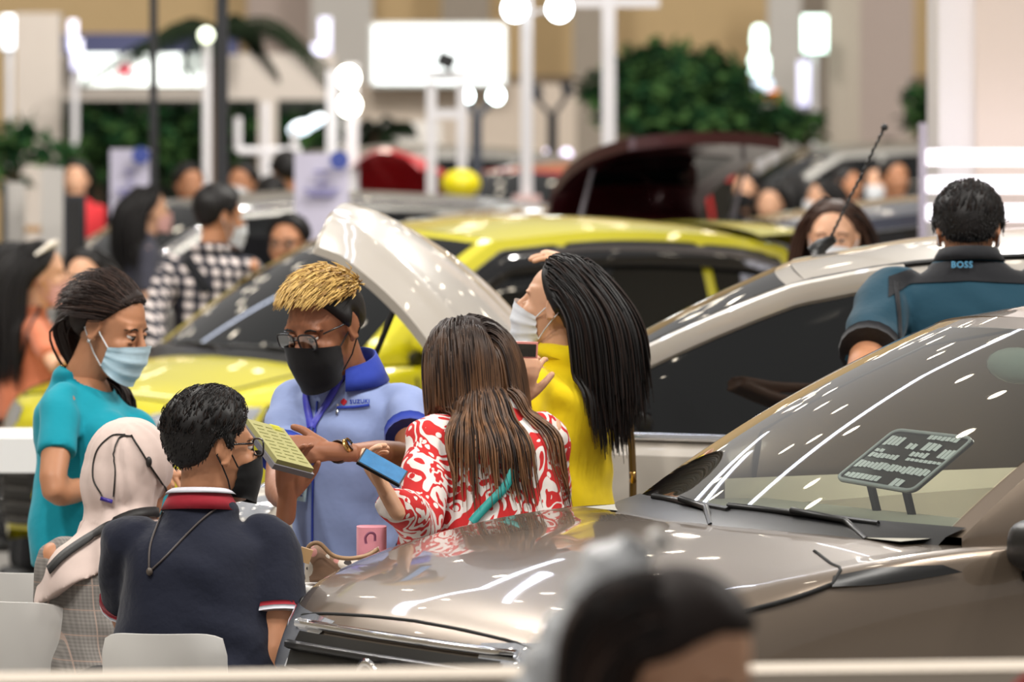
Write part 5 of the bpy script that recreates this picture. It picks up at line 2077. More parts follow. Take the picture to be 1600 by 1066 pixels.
# notebook resting on his hands
nb_o = at(435, 699, 630)
o = thing('notebook', 'open yellowish order book held by the blond man', 'book', nb_o)
u_ = nrm(at(467, 737, 633) - at(408, 658, 626))
v_ = nrm(at(448, 648, 624) - at(388, 672, 633))
n_ = nrm(np.cross(u_, v_))
if n_[1] > 0:
    n_ = -n_
v_ = nrm(np.cross(n_, u_))
if v_[0] < 0:
    v_ = -v_
Rb = np.column_stack([u_, v_, n_])
child(o, 'cover', MB().box(nb_o + n_ * -.008, (.200, .125, .014), Rb), mat('cover_grey', '#6d6a70', rough=.5))
pg = child(o, 'pages', MB().box(nb_o + n_ * .004, (.188, .114, .014), Rb), mat('paper_yellow', '#97935f', rough=.8, var=.03))
pp = MB()
for i in range(9):
    for j in range(3):
        pp.box(nb_o + n_ * .0115 + u_ * (-.072 + .018 * i) + v_ * (-.034 + .034 * j), (.003, .028 - .008 * ((i + j) % 2), .001), Rb)
child(pg, 'print', pp, mat('print_olive', '#7d7d48', rough=.8, var=0))
child(o, 'page_tab', MB().box(nb_o + n_ * .008 - u_ * .083 + v_ * .03, (.03, .03, .006), Rb), mat('tab_yellow', '#c8c222', rough=.7, var=0))

# --- woman in turquoise
M_turq = cloth('tshirt_turquoise', '#0b8c9e')
tq = Person('woman in turquoise t-shirt with pale blue mask standing at left', 172, 515, 572, -112, female=True, hy=-112, pitch=20, fat=1.18, sk=SK_A, res=2, shirt=M_turq, sleeve=.60, hs=1.12, lean=-2, sw=.158, bust=1.32, scoop=((0, .045, .02), (.098, .105, .075)),
            pants=M_denim, arms={'R': (at(84, 768, 581), at(172, 762, 572)), 'L': (at(195, 765, 555), at(235, 745, 565))}, hands={'R': dict(fwd=(1, -.05, .05), back=(0, -.4, .8)), 'L': dict(fwd=(.6, -.8, .1), back=(0, 0, 1))})
hl = [(0, 47), (25, 45), (50, 34), (66, 18), (78, 4), (90, 6), (100, 4), (112, -26), (140, -44), (180, -48)]
hc_ = tq.cap(H_DK, hl, th=.013, noise=.03)
tq.tufts([H_DK, H_DK, H_DK, H_BR], 1500, .06, .0014, comb=(0, -.9, -.25), th=.016, curl=.06, name='combed_strands', parent=hc_)
tq.tufts([H_DK, H_DK, H_BR], 500, .06, .0014, comb=(0, -.9, -.1), th=.016, elr=(44, 85), azr=(-75, 75), curl=.06, name='combed_strands', parent=hc_)
P = [tq.H((0, -.105, -.005)), tq.H((-.02, -.125, -.04)), tq.H((-.05, -.095, -.10)), tq.H((-.085, -.04, -.145)), tq.H((-.09, .035, -.165)), tq.H((-.085, .06, -.20)), tq.H((-.08, .062, -.235))]
pt = MB()
pt.tube(crom(P, 5), np.interp(np.linspace(0, 6, 31), [0, 1, 2, 3, 4, 5, 6], [.026, .036, .034, .030, .034, .026, .006]), 12, rcap=True)
for i in range(90):
    of = np.array([rng.gauss(0, .014), rng.gauss(0, .014), rng.gauss(0, .010)])
    Q = crom([np.array(q) + of * (1.2 if k_ else .5) for k_, q in enumerate(P)], 3)
    pt.tube(Q, np.interp(np.linspace(0, 1, len(Q)), [0, .8, 1], [.004, .004, .001]), 4)
tq.part('ponytail', pt, H_DK)
tq.part('hair_tie', MB().ell(tq.H((-.012, -.108, -.005)), (.02, .02, .02)).ell(tq.H((.045, -.088, .035)), (.010, .012, .012)), mat('hair_tie_pink', '#c04a78', rough=.5), label='pink hair tie')
tq.mask(M_mblue, w=60, top=.000, bot=-.115, strap=M_mwht)
ear = tq.H((.086, -.008, -.030))
tq.part('earring', MB().ell(ear, .0055), M_chrome)
tq.cord([(121, 562), (135, 576), (150, 585)], .0018, mat('gold', '#c9a060'), 'necklace')
pass

# --- seated man in navy polo
M_navy = cloth('polo_navy', '#141828', bs=40)
M_red = cloth('collar_red', '#8c1c2a')
M_wht = cloth('trim_white', '#c9c9d2')
sm = Person('seated man in navy polo with red collar, glasses and black mask, back to camera', 331, 706, 643, -4, hy=-60, pitch=0, fat=1.45, sk=SK_A, res=2, shirt=M_navy, sleeve=.80, seated=1.0, legs=22, lean=7, hs=1.10, sw=.180, hem=-.14,
            arms={'R': (at(432, 985, 648), at(424, 1075, 650)), 'L': (at(203, 965, 638), at(265, 1050, 622))}, slm=None, eyes=True)
GR = lambda az, el: float(np.interp(math.degrees(el), [-40, -5, 15, 35, 60], [.22, .30, .62, 1.0, 1.1]))
cp = sm.cap(H_BLK, th=.024, thf=GR, noise=.14, nv=22)
sm.tufts([H_BLK, H_BLK, H_DK], 1500, .022, .0017, comb=(.0, .15, .35), th=.026, elr=(12, 90), curl=.45, parent=cp, thf=GR)
sm.tufts([H_BLK], 900, .008, .0014, comb=(0, -.1, -.7), th=.028, elr=(-40, 24), curl=.15, name='side_hair', parent=cp, thf=GR)
sm.mask(M_mblk, w=64, top=.0, bot=-.118, pleat=0)
sm.glasses(mat('dark_frame', '#15151a'))
sm.neck_band(M_red, h=.040, r=1.16, flare=.012, z0=-.012, name='collar', label='red collar')
sm.neck_band(M_wht, h=.010, r=1.06, flare=.010, z0=.028, name='collar_edge', label='white collar edge')
for nm in ('R', 'L'):
    sh, el, wr_ = sm.J[nm]
    d = nrm(el - sh)
    en = sh + (el - sh) * .80
    sm.part('sleeve_band', MB().tube([en - d * .014, en - d * .004], [.0745, .074], 18), M_red, label='red sleeve edge')
    sm.part('sleeve_band', MB().tube([en - d * .004, en + d * .006], [.074, .073], 18), M_wht, label='white sleeve edge')
cd = sm.cord([(256, 800), (236, 850), (233, 895)], .0028, mat('cord_brown', '#3a3230', rough=.6), 'mask_cord')
sm.cord([(233, 895), (262, 868), (310, 818), (344, 790)], .0028, mat('cord_brown', '#3a3230'), 'mask_cord')
sm.part('cord_bead', MB().ell(sm.pix(235, 894, .006), (.008, .008, .010)), mat('bead', '#4a4038', rough=.5))

# --- seated woman in hijab
def check_mat():
    m = bpy.data.materials.new('glen_check')
    g = NG(m)
    x = g.n('SeparateXYZ', {0: g.obj()})
    u = g.m('ADD', x.outputs[0], g.m('MULTIPLY', x.outputs[1], .5))
    z = x.outputs[2]

    def band(v, fr, w):
        return g.m('LESS_THAN', g.m('FRACT', g.m('MULTIPLY', v, fr)), w)
    fine = g.m('MULTIPLY', g.m('ADD', g.m('SINE', g.m('MULTIPLY', u, 700)), g.m('SINE', g.m('MULTIPLY', z, 700))), .04)
    base = g.mix(g.m('ADD', .5, g.m('MULTIPLY', fine, 6)), lin('#6c6864'), lin('#8b8681'))
    b1 = g.m('ADD', band(u, 16, .45), band(z, 16, .45))
    c = g.mix(g.m('MULTIPLY', b1, .16), base, lin('#4a4643'))
    pk = g.m('MAXIMUM', band(u, 16, .05), band(z, 16, .05))
    c = g.mix(g.m('MULTIPLY', pk, .5), c, lin('#b89c8c'))
    g.link(c, 'Base Color')
    g.b.inputs['Roughness'].default_value = .9
    return m


M_chk = check_mat()
M_hij = cloth('scarf_beige', '#c7b4ac', bs=14)
hj = Person('seated woman in pale pink beige headscarf and grey checked jacket, back to camera', 206, 742, 610, 12, female=True, hy=-42, pitch=4, fat=1.3, sk=SK_A, res=2, shirt=M_chk, sleeve=1.2, seated=.97, legs=18, lean=13, hs=1.14, sw=.178, hem=-.16,
            arms={'L': (at(85, 985, 610), at(140, 1060, 596)), 'R': (at(262, 935, 576), at(300, 960, 565))}, eyes=False)
b = MB()
b.ell((0, -.012, .022), (.094, .112, .112), nu=24, nv=16)
b.ell((0, -.055, -.02), (.083, .078, .10), nu=24, nv=16)
b.tube([(0, -.03, -.03), (0, -.035, -.10), (0, -.04, -.17)], [.085, .080, .092], 20)
sc_ = MB().join(b, hj.M, hj.hc)
tpn = hj.tp
k_ = hj.k
rr = []
for t_ in np.linspace(0, 1, 9):
    ring = []
    for a_ in np.arange(30) * 2 * pi / 30:
        lf = -cos(a_)        # +1 on her left side (image left)
        hb = .375 - .10 * lf
        h_ = .51 - t_ * (.51 - hb)
        w_2 = np.interp(h_, [.27, .33, .385, .425, .455, .482, .51], [.232, .224, .205, .172, .122, .096, .08])
        d_ = np.interp(h_, [.27, .33, .385, .425, .455, .482, .51], [.152, .146, .130, .114, .100, .088, .08])
        ring.append(tpn(w_2 * cos(a_), -.016 + d_ * sin(a_), h_ * k_))
    rr.append(ring)
n0 = len(sc_.v)
sc_.grid(np.array(rr), closed=True)
sc_.f += [tuple(range(n0, n0 + 30)), tuple(range(len(sc_.v) - 30, len(sc_.v)))[::-1]]
sc_.fm += [0, 0]
m_ = remesh(sc_, .008, 6, .5)
V = m_.arr()
q = V - hj.nb
th_ = np.arctan2(q[:, 0], -q[:, 1])
cen = np.array([0, 0, 0])
amp = np.where(q[:, 2] < .02, .008, .003)
rad_ = q.copy()
rad_[:, 2] = 0
rad_ /= np.linalg.norm(rad_, axis=1)[:, None] + 1e-9
V = V + rad_ * (amp * np.sin(th_ * 11 + q[:, 2] * 26 + 1.5 * np.sin(th_ * 4)))[:, None]
m_.v = [tuple(p) for p in V]
hj.part('headscarf', m_, M_hij)
hj.shirt_bv0, hj.shirt_bv = hj.shirt_bv, m_.bvh()
M_cord = mat('cord_dark', '#1a1512', rough=.5, var=0)
hj.cord([(160, 775), (146, 745), (152, 705), (175, 682), (195, 680)], .0022, M_cord, 'mask_cord')
hj.cord([(178, 776), (180, 740), (178, 705), (188, 684), (205, 682)], .0022, M_cord, 'mask_cord')
hj.cord([(205, 681), (226, 715), (238, 735), (268, 777)], .0026, M_cord, 'mask_cord')
hj.part('cord_lock', MB().ell(hj.pix(231, 722, .006), (.008, .008, .014)), M_cord)
hj.part('purple_clip', MB().tube([hj.pix(158, 778, .006), hj.pix(176, 783, .006)], .005, 8), mat('clip_violet', '#3a2a8c', rough=.4, var=0), label='violet cord clip')
full = MB().join(hj.shirt_mb).join(m_)
hj.shirt_bv = full.bvh()
hj.strap([(262, 801), (205, 808), (150, 838), (105, 868), (80, 893)], .028, mat('bag_strap_black', '#141212', rough=.6), 'bag_strap', off=.008, th=.004)

# --- woman in red and white blouse
def batik():
    m = bpy.data.materials.new('red_batik')
    g = NG(m)
    P = g.obj()
    nz = g.n('TexNoise', {'Vector': P, 'Scale': 10.0, 'Detail': 1.0, 'Distortion': 1.6})
    w = g.m('SINE', g.m('MULTIPLY', nz.outputs[0], 26.0))
    a = g.m('GREATER_THAN', w, .05)
    v = g.n('TexVoronoi', {'Vector': P, 'Scale': 26.0, 'Randomness': .9})
    dots = g.m('LESS_THAN', v.outputs['Distance'], .22)
    n2 = g.n('TexNoise', {'Vector': P, 'Scale': 5.0})
    sel = g.m('GREATER_THAN', n2.outputs[0], .5)
    dd = g.m('MULTIPLY', dots, sel)
    f = g.m('ABSOLUTE', g.m('SUBTRACT', a, dd))
    g.link(g.mix(f, lin('#b81a1c'), lin('#d6cfca')), 'Base Color')
    g.b.inputs['Roughness'].default_value = .85
    nb = g.n('TexNoise', {'Vector': P, 'Scale': 20.0})
    bp = g.n('Bump', {'Strength': .3, 'Distance': .01, 'Height': nb.outputs[0]})
    g.link(bp.outputs[0], 'Normal')
    return m


M_bat = batik()
rd = Person('woman in red and white patterned blouse with long streaked brown hair, back to camera', 728, 574, 611, 22, female=True, hy=38, pitch=26, fat=1.5, sk=SK_B, res=2, shirt=M_bat, sleeve=1.02, lean=8, hs=1.01, sw=.185,
            pants=M_denim, arms={'L': (at(655, 815, 624), at(612, 785, 634)), 'R': (at(862, 850, 603), at(800, 880, 612))},
            hands={'L': dict(fwd=(-.45, .1, .8), back=(-.6, .2, -.6), curl=(.75, .8, .85, .9), thumb=(.75, .2)), 'R': dict()}, eyes=False)
rd.cap(H_DK, rd.LOWLINE, th=.014, noise=.05)
rd.long_hair([ombre('hair_ombre', '#1d1310', '#7a5538', 1.50, 1.12), H_DK], 2100, lambda az, el: rng.uniform(.36, .54) if abs(az) > 100 else rng.uniform(.28, .46), r=.0030, back=.30, weights=[.8, .2], spread=.25, volume=.009, wave=.03, drift=(.10, 0, 0))
rd.strap([(800, 735), (785, 765), (762, 790), (738, 818)], .022, mat('teal_strap', '#1f8a86', rough=.6), 'bag_strap', off=.01, th=.004, label='teal bag strap')
p = at(597, 731, 637)
o = thing('mobile_phone', 'blue lit phone held by the woman in patterned blouse', 'phone', p)
un = nrm([.80, -.04, -.44])
nn_ = nrm(np.array([.35, -.55, .75]) - un * np.dot(un, [.35, -.55, .75]))
Rp = np.column_stack([un, np.cross(nn_, un), nn_])
child(o, 'case', MB().box(p, (.12, .064, .009), Rp), M_blk)
child(o, 'screen', MB().box(p + Rp[:, 2] * (.005 if Rp[2, 2] > 0 else -.005), (.112, .058, .002), Rp), mat('phone_screen', '#2a5f8a', emit=.35, ecol='#3f86b8', var=.5, vs=40, rough=.2))

# --- woman in yellow
M_yel = cloth('shirt_yellow', '#d8bc04', var=.04)
yw = Person('woman in yellow polo with long black hair and white mask holding up a pink phone', 872, 480, 592, 58, female=True, hy=72, pitch=-10, fat=1.26, neck=.008, sk=SK_B, res=2, shirt=M_yel, sleeve=.6, lean=-7, hs=1.06, sw=.172,
            pants=M_denim, arms={'L': (at(796, 705, 600), at(806, 640, 606)), 'R': (at(962, 500, 556), at(922, 428, 566))},
            hands={'L': dict(fwd=(.25, .0, 1), back=(-.3, -1, .1), curl=(.6, .7, .8, .9), thumb=(.5, .1)), 'R': dict(fwd=(-.9, -.15, .42), back=(.35, -.1, .9), curl=(.3, .3, .3, .35), spread=.12)}, eyes=False)
yw.cap(H_BLK, yw.LOWLINE, th=.014, noise=.04)
yw.long_hair([H_BLK, H_BLK, H_DK], 1900, lambda az, el: rng.uniform(.26, .38) if abs(az) > 90 else rng.uniform(.24, .34), r=.0030, back=.75, spread=.2, volume=.012, drift=(.10, 0, 0), wave=.04)
yw.mask(M_mwht, w=62, top=.002, bot=-.116)
yw.neck_band(M_yel, h=.034, r=1.1, flare=.014, z0=-.014)
p = at(820, 547, 609)
o = thing('mobile_phone', 'phone in pink case held by the woman in yellow', 'phone', p)
Rq = rotm(rad(8), rad(-4), rad(2))
child(o, 'case', MB().box(p, (.066, .010, .042), Rq), mat('case_pink', '#d98a80', rough=.4, var=0))
child(o, 'screen', MB().box(p + Rq @ np.array([.002, -.006, 0]), (.052, .002, .032), Rq), M_gloss)
p = at(989, 745, 580)
o = thing('shoulder_bag', 'bag strap and brass clasp hanging beside the woman in yellow', 'bag', (p[0], p[1], .78))
child(o, 'strap', MB().tube([at(984, 660, 580), at(987, 700, 580), at(989, 748, 580), (p[0], p[1], .95)], .0055, 8, flat=(1, 1.8)), mat('bag_strap_tan', '#5a431e', rough=.5))
child(o, 'clasp', MB().lathe(p, [(.001, .014), (.010, .012), (.007, 0), (.011, -.012), (.001, -.026)], 12, 'z'), mat('gold', '#c9a060'), True)
child(o, 'pouch', MB().ell((p[0], p[1], .86), (.10, .04, .09), nu=18), mat('tan_leather', '#a5825f'), True)

# --- man in teal polo at right
M_teal = cloth('polo_teal', '#123848')
M_char = cloth('polo_charcoal', '#16171b')
bo = Person('man in dark teal polo with black collar yoke, back to camera at right', 1513, 370, 560, 4, hy=-4, pitch=14, fat=1.34, sk=SK_A, res=2, shirt=M_teal, sleeve=.74, lean=6, hs=1.05, sw=.215,
            arms={'L': (at(1350, 585, 575), at(1330, 600, 610)), 'R': (at(1690, 590, 575), at(1660, 660, 600))}, eyes=False, slm=M_char, neck=-.032)
cp = bo.cap(H_BLK, th=.026, thf=GR, noise=.12, nv=22)
bo.tufts([H_BLK, H_BLK, H_DK], 1600, .026, .0016, comb=(.1, .1, .55), th=.028, elr=(10, 90), curl=.4, parent=cp, thf=GR)
bo.tufts([H_BLK], 1100, .009, .0014, comb=(0, -.1, -.7), th=.030, elr=(-42, 24), curl=.15, name='side_hair', parent=cp, thf=GR)
bo.mask(M_mwht, w=62)
bo.neck_band(M_char, h=.036, r=1.25, flare=.012, z0=-.010)
# black yoke over the shoulders
P = []
for t in np.linspace(0, 1, 9):
    row = []
    for x in np.linspace(1388, 1640, 41):
        q = (x - 1513) / 125
        y0, y1 = 408 + 26 * q * q, 440 + 6 * abs(q) + 24 * max(0, abs(q) - .72) * 3
        row.append(bo.pix(x, y0 + (y1 - y0) * t, .004))
    P.append(row)
bo.part('shoulder_yoke', MB().grid(np.array(P)), M_char, parent=bo.shirt, label='black shoulder yoke')
print_on(bo, text_mb('BOSS', 1, 0, True, spacing=1.1), 1503, 414, 33 / 560, mat('boss_blue', '#2f6d8c', rough=.7, var=0), 'collar_lettering', off=.020)
bo.strap([(1398, 442), (1402, 480), (1404, 520), (1402, 560)], .014, M_char, 'side_seam')

# --- head in the foreground
fg = Person('woman with dark hair bowing her head close to the camera', 1056, 1056, 1270, 215, female=True, pitch=27, roll=-4, hy=238, fat=1.1, sk=SK_B, res=2, shirt=cloth('top_grey', '#5a5a60'), sleeve=.6, hs=1.04, floor=0.0, eyes=True)
fg.cap(H_DK, [(0, 46), (30, 44), (50, 32), (66, 12), (84, -6), (100, -30), (180, -55)], th=.014, noise=.05)
fg.long_hair([H_DK, H_BLK, H_BR], 900, .34, r=.004, back=.6, spread=.0, azmin=38, volume=.002)
# crinkled clear plastic pack beside her
p0, p1 = at(880, 1050, 1180), at(998, 845, 1180)
o = thing('plastic_pack', 'blurred clear plastic wrapped bottle beside the bowed head', 'bottle', p0)
d = p1 - p0
P, R_ = [], []
b = MB()
Q = [p0 + d * t for t in np.linspace(-.9, 1, 22)]
rr = [.054 * (1 + .10 * sin(i * 2.1) + .05 * sin(i * 5.3)) * (1 if i < 19 else (.9 - .25 * (i - 19))) for i in range(22)]
b.tube(Q, rr, 16)
child(o, 'wrap', b, mat('crinkled_plastic', '#d6d8da', rough=.25, trans=.12, var=.25, vs=30, bump=.6, bs=40), True)
child(o, 'cap', MB().cyl(p1 + np.array([.018, 0, -.004]), p1 + np.array([.036, 0, .006]), .016, 14), M_white, True)
lb = MB()
for t, dx in ((.72, -.012), (.55, -.02), (.60, .0)):
    lb.ell(p0 + d * t + np.array([dx, -.042, 0]), (.008, .004, .008))
child(o, 'label_print', lb, mat('label_coral', '#c08a70', rough=.6, var=0), True)
a = at(1598, 1062, 1150)
o = MB().tube([a + np.array([-.005, 0, -.12]), a + np.array([0, 0, -.02]), a + np.array([.02, 0, .012])], [.03, .022, .008], 12, rcap=True).build('red_cloth', cloth('red_cloth', '#a01c20'), None, True)
tag(o, 'red cloth tip at the bottom right corner', 'cloth')

# price board behind the bronze car's windscreen
c = [at(x, y, s_) for x, y, s_ in ((1306, 752, 642), (1428, 773, 655), (1528, 688, 655), (1402, 674, 642))]
c = np.array(c)
cen = c.mean(axis=0)
o = thing('price_board', 'black board with rows of white print on the bronze car dashboard', 'sign', cen)
ex, ey = nrm((c[1] - c[0]) + (c[2] - c[3])), (c[3] - c[0]) + (c[2] - c[1])
ez = nrm(np.cross(ex, ey))
ey = np.cross(ez, ex)
if ez[1] > 0:
    sgn = -1
else:
    sgn = 1
W_ = np.linalg.norm(c[1] - c[0])
H_ = np.linalg.norm(c[3] - c[0])


def bp(a_, b_, off=0):
    q = c[0] * (1 - a_) * (1 - b_) + c[1] * a_ * (1 - b_) + c[2] * a_ * b_ + c[3] * (1 - a_) * b_
    return q + ez * sgn * off


def rrect(a0, a1, b0, b1, r, off, n=5):
    out = []
    for ca, cb, st in ((a1 - r, b1 - r, 0), (a0 + r, b1 - r, 90), (a0 + r, b0 + r, 180), (a1 - r, b0 + r, 270)):
        for k2 in range(n + 1):
            an = rad(st + 90 * k2 / n)
            out.append(bp(ca + r * cos(an), cb + r * sin(an), off))
    return out


child(o, 'panel', MB().slab(rrect(0, 1, 0, 1, .09, 0), ez * sgn * .006), mat('board_black', '#131416', rough=.3, var=0))
child(o, 'border', MB().tube(np.array(rrect(.015, .985, .015, .985, .09, .008) + [rrect(.015, .985, .015, .985, .09, .008)[0]]), .005, 6, cap=False), mat('board_border', '#a7a9ac', rough=.3, var=0), True)
pr = MB()
for a0, a1, b0, b1 in ((.06, .50, .07, .17), (.66, .80, .04, .18), (.04, .95, .26, .40), (.06, .42, .46, .56), (.06, .18, .56, .64), (.52, .96, .48, .54), (.50, .72, .55, .66), (.06, .26, .70, .88), (.36, .48, .66, .80), (.55, .75, .68, .84), (.82, .97, .58, .76), (.48, .86, .88, .97)):
    o_ = len(pr.v)
    nseg = max(2, int((a1 - a0) / .05))
    for i in range(nseg):
        x0, x1 = a0 + (a1 - a0) * i / nseg, a0 + (a1 - a0) * (i + .86) / nseg
        j = rng.uniform(0, .25) * (b1 - b0)
        pr.add([bp(x0, b0 + j, .0085), bp(x1, b0 + j * .5, .0085), bp(x1, b1 - j, .0085), bp(x0, b1 - j * .3, .0085)], [(0, 1, 2, 3)])
child(o, 'print', pr, mat('board_print', '#d8dadc', rough=.5, var=0))
for a_ in (.35, .8):
    child(o, 'foot', MB().tube([bp(a_, .1, -.004), bp(a_, .1, -.05) + np.array([0, 0, -.08])], .012, 6), M_blk)

# ================================================================ people behind
def gingham():
    m = bpy.data.materials.new('gingham')
    g = NG(m)
    x = g.n('SeparateXYZ', {0: g.obj()})
    u = g.m('ADD', x.outputs[0], g.m('MULTIPLY', x.outputs[1], .6))
    z = g.m('ADD', x.outputs[2], g.m('MULTIPLY', x.outputs[0], .08))
    a = g.m('GREATER_THAN', g.m('SINE', g.m('MULTIPLY', u, 122)), -.15)
    b = g.m('GREATER_THAN', g.m('SINE', g.m('MULTIPLY', z, 122)), -.15)
    s_ = g.m('ADD', a, b)
    c = g.mix(g.m('GREATER_THAN', s_, 1.5), g.mix(g.m('MULTIPLY', s_, .45), lin('#14161f'), lin('#3a3a46')), lin('#cfc3bf'))
    g.link(c, 'Base Color')
    g.b.inputs['Roughness'].default_value = .9
    return m


def short_hair(p, m=H_BLK, th=.022, n=420, ln=.02):
    cp = p.cap(m, th=th * 1.1, thf=GR, noise=.14, nv=14)
    p.tufts([m], n, ln, .0024, comb=(0, .1, .3), th=th * 1.1, elr=(5, 90), curl=.4, parent=cp, thf=GR)


def lady_hair(p, m=H_BLK, n=420, length=.42, back=.5, r=.006, spread=.3):
    p.cap(m, p.LOWLINE, th=.014, noise=.04, nv=8)
    p.long_hair([m] if not isinstance(m, list) else m, n, length, r=r, back=back, spread=spread, volume=.01, step=.03)


pm = Person('man in black and white checked shirt, back to camera behind the yellow windshield', 343, 343, 356, -18, hy=-58, pitch=4, fat=1.12, sk=SK_A, res=1, shirt=gingham(), sleeve=1.1, lean=2, hs=1.10, sw=.20,
            arms={'L': (at(238, 500, 360), at(248, 585, 366)), 'R': (at(398, 480, 352), at(405, 545, 358))})
short_hair(pm)
pm.mask(M_mwht)
pm.neck_band(gingham(), h=.035, r=1.15, flare=.014)
pm.strap([(283, 386), (302, 420), (325, 455)], .05, M_char, 'bag_strap', label='black bag strap')

og = Person('woman in orange top with long black hair and sunglasses on her head at far left', 64, 432, 376, -75, female=True, hy=-82, pitch=2, fat=1.12, sk=SK_B, res=1, shirt=cloth('top_orange', '#b5694a'), sleeve=.75, hs=1.16, sw=.17,
            arms={'R': (at(88, 575, 384), at(110, 560, 392)), 'L': (at(110, 560, 370), at(130, 550, 380))})
lady_hair(og, n=600, length=.46, back=.7)
og.mask(M_mpink)
og.part('sunglasses', MB().tube([og.H((-.07, .02, .115)), og.H((0, .05, .125)), og.H((.07, .02, .115)), og.H((.085, -.03, .08))], [.012, .016, .014, .006], 8), mat('sunglass_white', '#cfc6b8', rough=.3, var=0))
og.strap([(62, 480), (45, 520), (35, 560), (25, 595)], .014, M_char, 'bag_strap')

pk = Person('woman with pink mask facing the camera beside the orange top', 135, 440, 366, 165, female=True, hy=160, pitch=2, sk=SK_B, res=1, shirt=cloth('top_khaki', '#9c9078'), hs=1.12)
lady_hair(pk, n=300, length=.3, back=.3)
pk.mask(M_mpink)
pk.eyes()
gm = Person('man with glasses looking over the yellow roof edge', 451, 384, 338, 168, hy=160, pitch=0, sk=SK_A, res=1, shirt=cloth('shirt_dark', '#20242c'), hs=1.08)
short_hair(gm, th=.018)
gm.eyes()
gm.glasses(mat('dark_frame', '#15151a'))
rl = Person('person with red coat partly cut by the left edge', 22, 425, 352, -60, female=True, sk=SK_A, res=0, shirt=cloth('coat_red', '#b01a26'), sleeve=1.1, hs=1.08, sw=.185, fat=1.25)
lady_hair(rl, n=200, length=.3)
FAR = [
    ('far person in bright orange shirt turned away', 296, 291, 260, -150, False, '#d8492a', SK_A, 'short', None),
    ('far woman with long dark hair in front of the mint shirt', 234, 330, 298, -70, True, '#3a3a44', SK_B, 'long', M_mpink),
    ('far woman in mint green shirt with black hair', 214, 298, 262, -35, True, '#8fb8a0', SK_B, 'long', None),
    ('far man with white mask left of the dark haired backs', 379, 289, 255, 150, False, '#2a2c38', SK_A, 'short', M_mwht),
    ('far man with yellow collar behind the white board sign', 447, 271, 262, 20, False, '#c8b81a', SK_A, 'short', None),
    ('far dark haired person seen from behind in black', 424, 312, 271, 0, False, '#15151a', SK_A, 'short', None),
    ('far person in red shirt at the far left aisle', 119, 283, 236, 170, False, '#b82a30', SK_B, 'short', None),
    ('distant person in navy near the left partition', 46, 306, 188, 160, False, '#232a40', SK_A, 'short', None),
    ('far person in black near the yellow balloon', 779, 274, 195, 160, False, '#14151c', SK_A, 'short', None),
    ('far person behind the red sloping car panel', 610, 262, 195, 150, False, '#3a2a2c', SK_A, 'short', None),
    ('far woman with black mask behind the navy car', 1166, 299, 238, 150, True, '#14151a', SK_B, 'long', M_mblk),
    ('far small face between dark haired women behind the navy car', 1203, 322, 252, 170, True, '#3a3034', SK_B, 'long', None),
    ('far woman with dark hair seen from behind at right', 1241, 305, 240, 10, True, '#201c1e', SK_B, 'long', None),
    ('far woman with white mask turned left at right', 1284, 312, 244, 110, True, '#4a3c3a', SK_B, 'long', M_mwht),
    ('far man with tan face left of the suited man', 1324, 290, 222, -120, False, '#5a6a60', SK_A, 'short', None),
    ('far man in dark suit with white mask', 1372, 288, 232, 160, False, '#181a24', SK_B, 'short', M_mwht),
    ('far man behind the suited man', 1398, 280, 243, -150, False, '#22242c', SK_A, 'short', None),
    ('distant person walking left of the right pillar', 1386, 240, 170, 90, False, '#30303a', SK_A, 'short', None),
    ('far person in dark clothes between the white posts', 884, 272, 200, 180, False, '#1c1a20', SK_A, 'short', None),
]
for lab, px, py, s_, fc, fem, col, sk_, hk, mk in FAR:
    p = Person(lab, px, py, s_, fc, female=fem, sk=sk_, res=0, shirt=cloth('shirt_' + col.strip('#'), col), sleeve=.9, hs=1.05)
    if hk == 'short':
        p.cap(H_BLK, th=.02, nv=8)
    else:
        lady_hair(p, n=130, length=.36, r=.011)
    if mk:
        p.mask(mk, ear=False)
bw = Person('woman with long brown hair and white mask behind the white car roof', 1303, 374, 440, 170, female=True, hy=172, pitch=8, sk=SK_B, res=1, shirt=cloth('top_brown', '#4a3a34'), hs=1.12)
lady_hair(bw, [H_BR, H_BR, H_DK], n=700, length=.42, back=.35, spread=.8)
bw.mask(M_mwht)
bw.eyes()

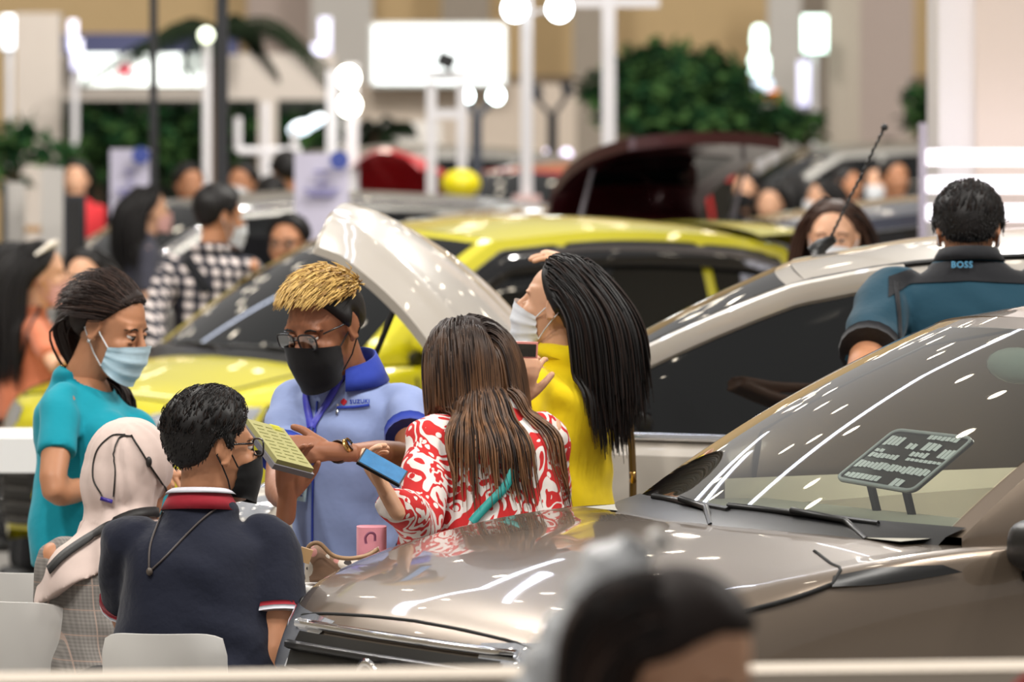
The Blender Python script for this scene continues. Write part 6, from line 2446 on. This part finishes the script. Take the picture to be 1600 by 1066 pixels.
# ================================================================ remaining cars
tg = Car('dark maroon car seen from behind with its tailgate raised', dict(
    st=station(3.4, .64, .80, .92, .90, .91, he=.48, w0=.6), lead=.1, cowl=.9, nu=36, nsub=3, A=(1.0, .54, .91), zc=.92, bow=.2, H=(1.6, .45, 1.36), hbow=.12, crown=.04,
    rail=[(2.1, .46, 1.40), (2.8, .46, 1.41), (3.1, .44, 1.39)], C=(3.36, .48, .92), wins=[(1.2, 1.8, .015, .05), (1.86, 2.6, .015, .05)], wheels=[.62, 2.8], wr=.27), P_maroon,
    (-.91, 33.9), rad(-62))
gate = MB()
P = []
for t in np.linspace(0, 1, 12):
    x = -3.08 - .82 * t
    z = 1.43 + .43 * math.sqrt(t) - .05 * t * t
    hw_ = .42 + .03 * sin(pi * t)
    P.append([(x - .06 * (1 - v * v) * t, hw_ * v, z + .03 * (1 - v * v)) for v in np.linspace(-1, 1, 15)])
P = np.array(P)
gate.grid(P).grid(P - np.array([0, 0, .06]), flip=True)
for e in (0, -1):
    gate.grid(np.array([P[:, e], P[:, e] - np.array([0, 0, .06])])).grid(np.array([P[e], P[e] - np.array([0, 0, .06])]))
tg.part('tailgate', gate, P_maroon, 'auto')
gi = MB().grid(P[2:8, 2:-2] - np.array([0, 0, .066]))
tg.part('tailgate_window', gi, M_tint)
for sg in (1, -1):
    tg.part('gas_strut', MB().tube([(-3.25, sg * .42, 1.08), (-3.55, sg * .42, 1.66)], [.016, .009], 8), mat('strut_grey', '#a8a4ae', rough=.3, metal=.5, var=0))
    tg.part('tail_light', MB().ell((-3.36, sg * .50, .92), (.05, .06, .14)), M_red)
tg.part('boot_opening', MB().grid(np.array([[(-3.40 - .08 * (1 - (y / .42) ** 2) + .45 * (z - .9), y, z) for y in np.linspace(-.42, .42, 9)] for z in np.linspace(.9, 1.38, 6)])), M_gap)
tg.part('parcel_box', MB().ell((-3.38, .12, 1.12), (.05, .12, .05), rotm(0, 0, 0)), M_white)
rdc = plain('far red car with raised hood behind the board sign', (-1.10, 44.5), rad(48), P_redp, L=4.0, h=1.45, open_hood=True)
raise_hood(rdc, P_redp, .95, 1.0, .6, .76, 48, 'red hood swung up')
for lab, O, a_, pm_ in (('far silver car at right behind the masked women', (2.6, 48.0), rad(20), P_silver), ('far black car at right beside the pillar', (2.6, 44.0), rad(15), P_navy),
                        ('far pale car left behind the black poles', (-3.0, 47.2), rad(25), P_silver), ('far grey car beyond the twin lamp post', (.7, 50.5), rad(12), P_silver)):
    plain(lab, O, a_, pm_, L=4.2, h=1.55)
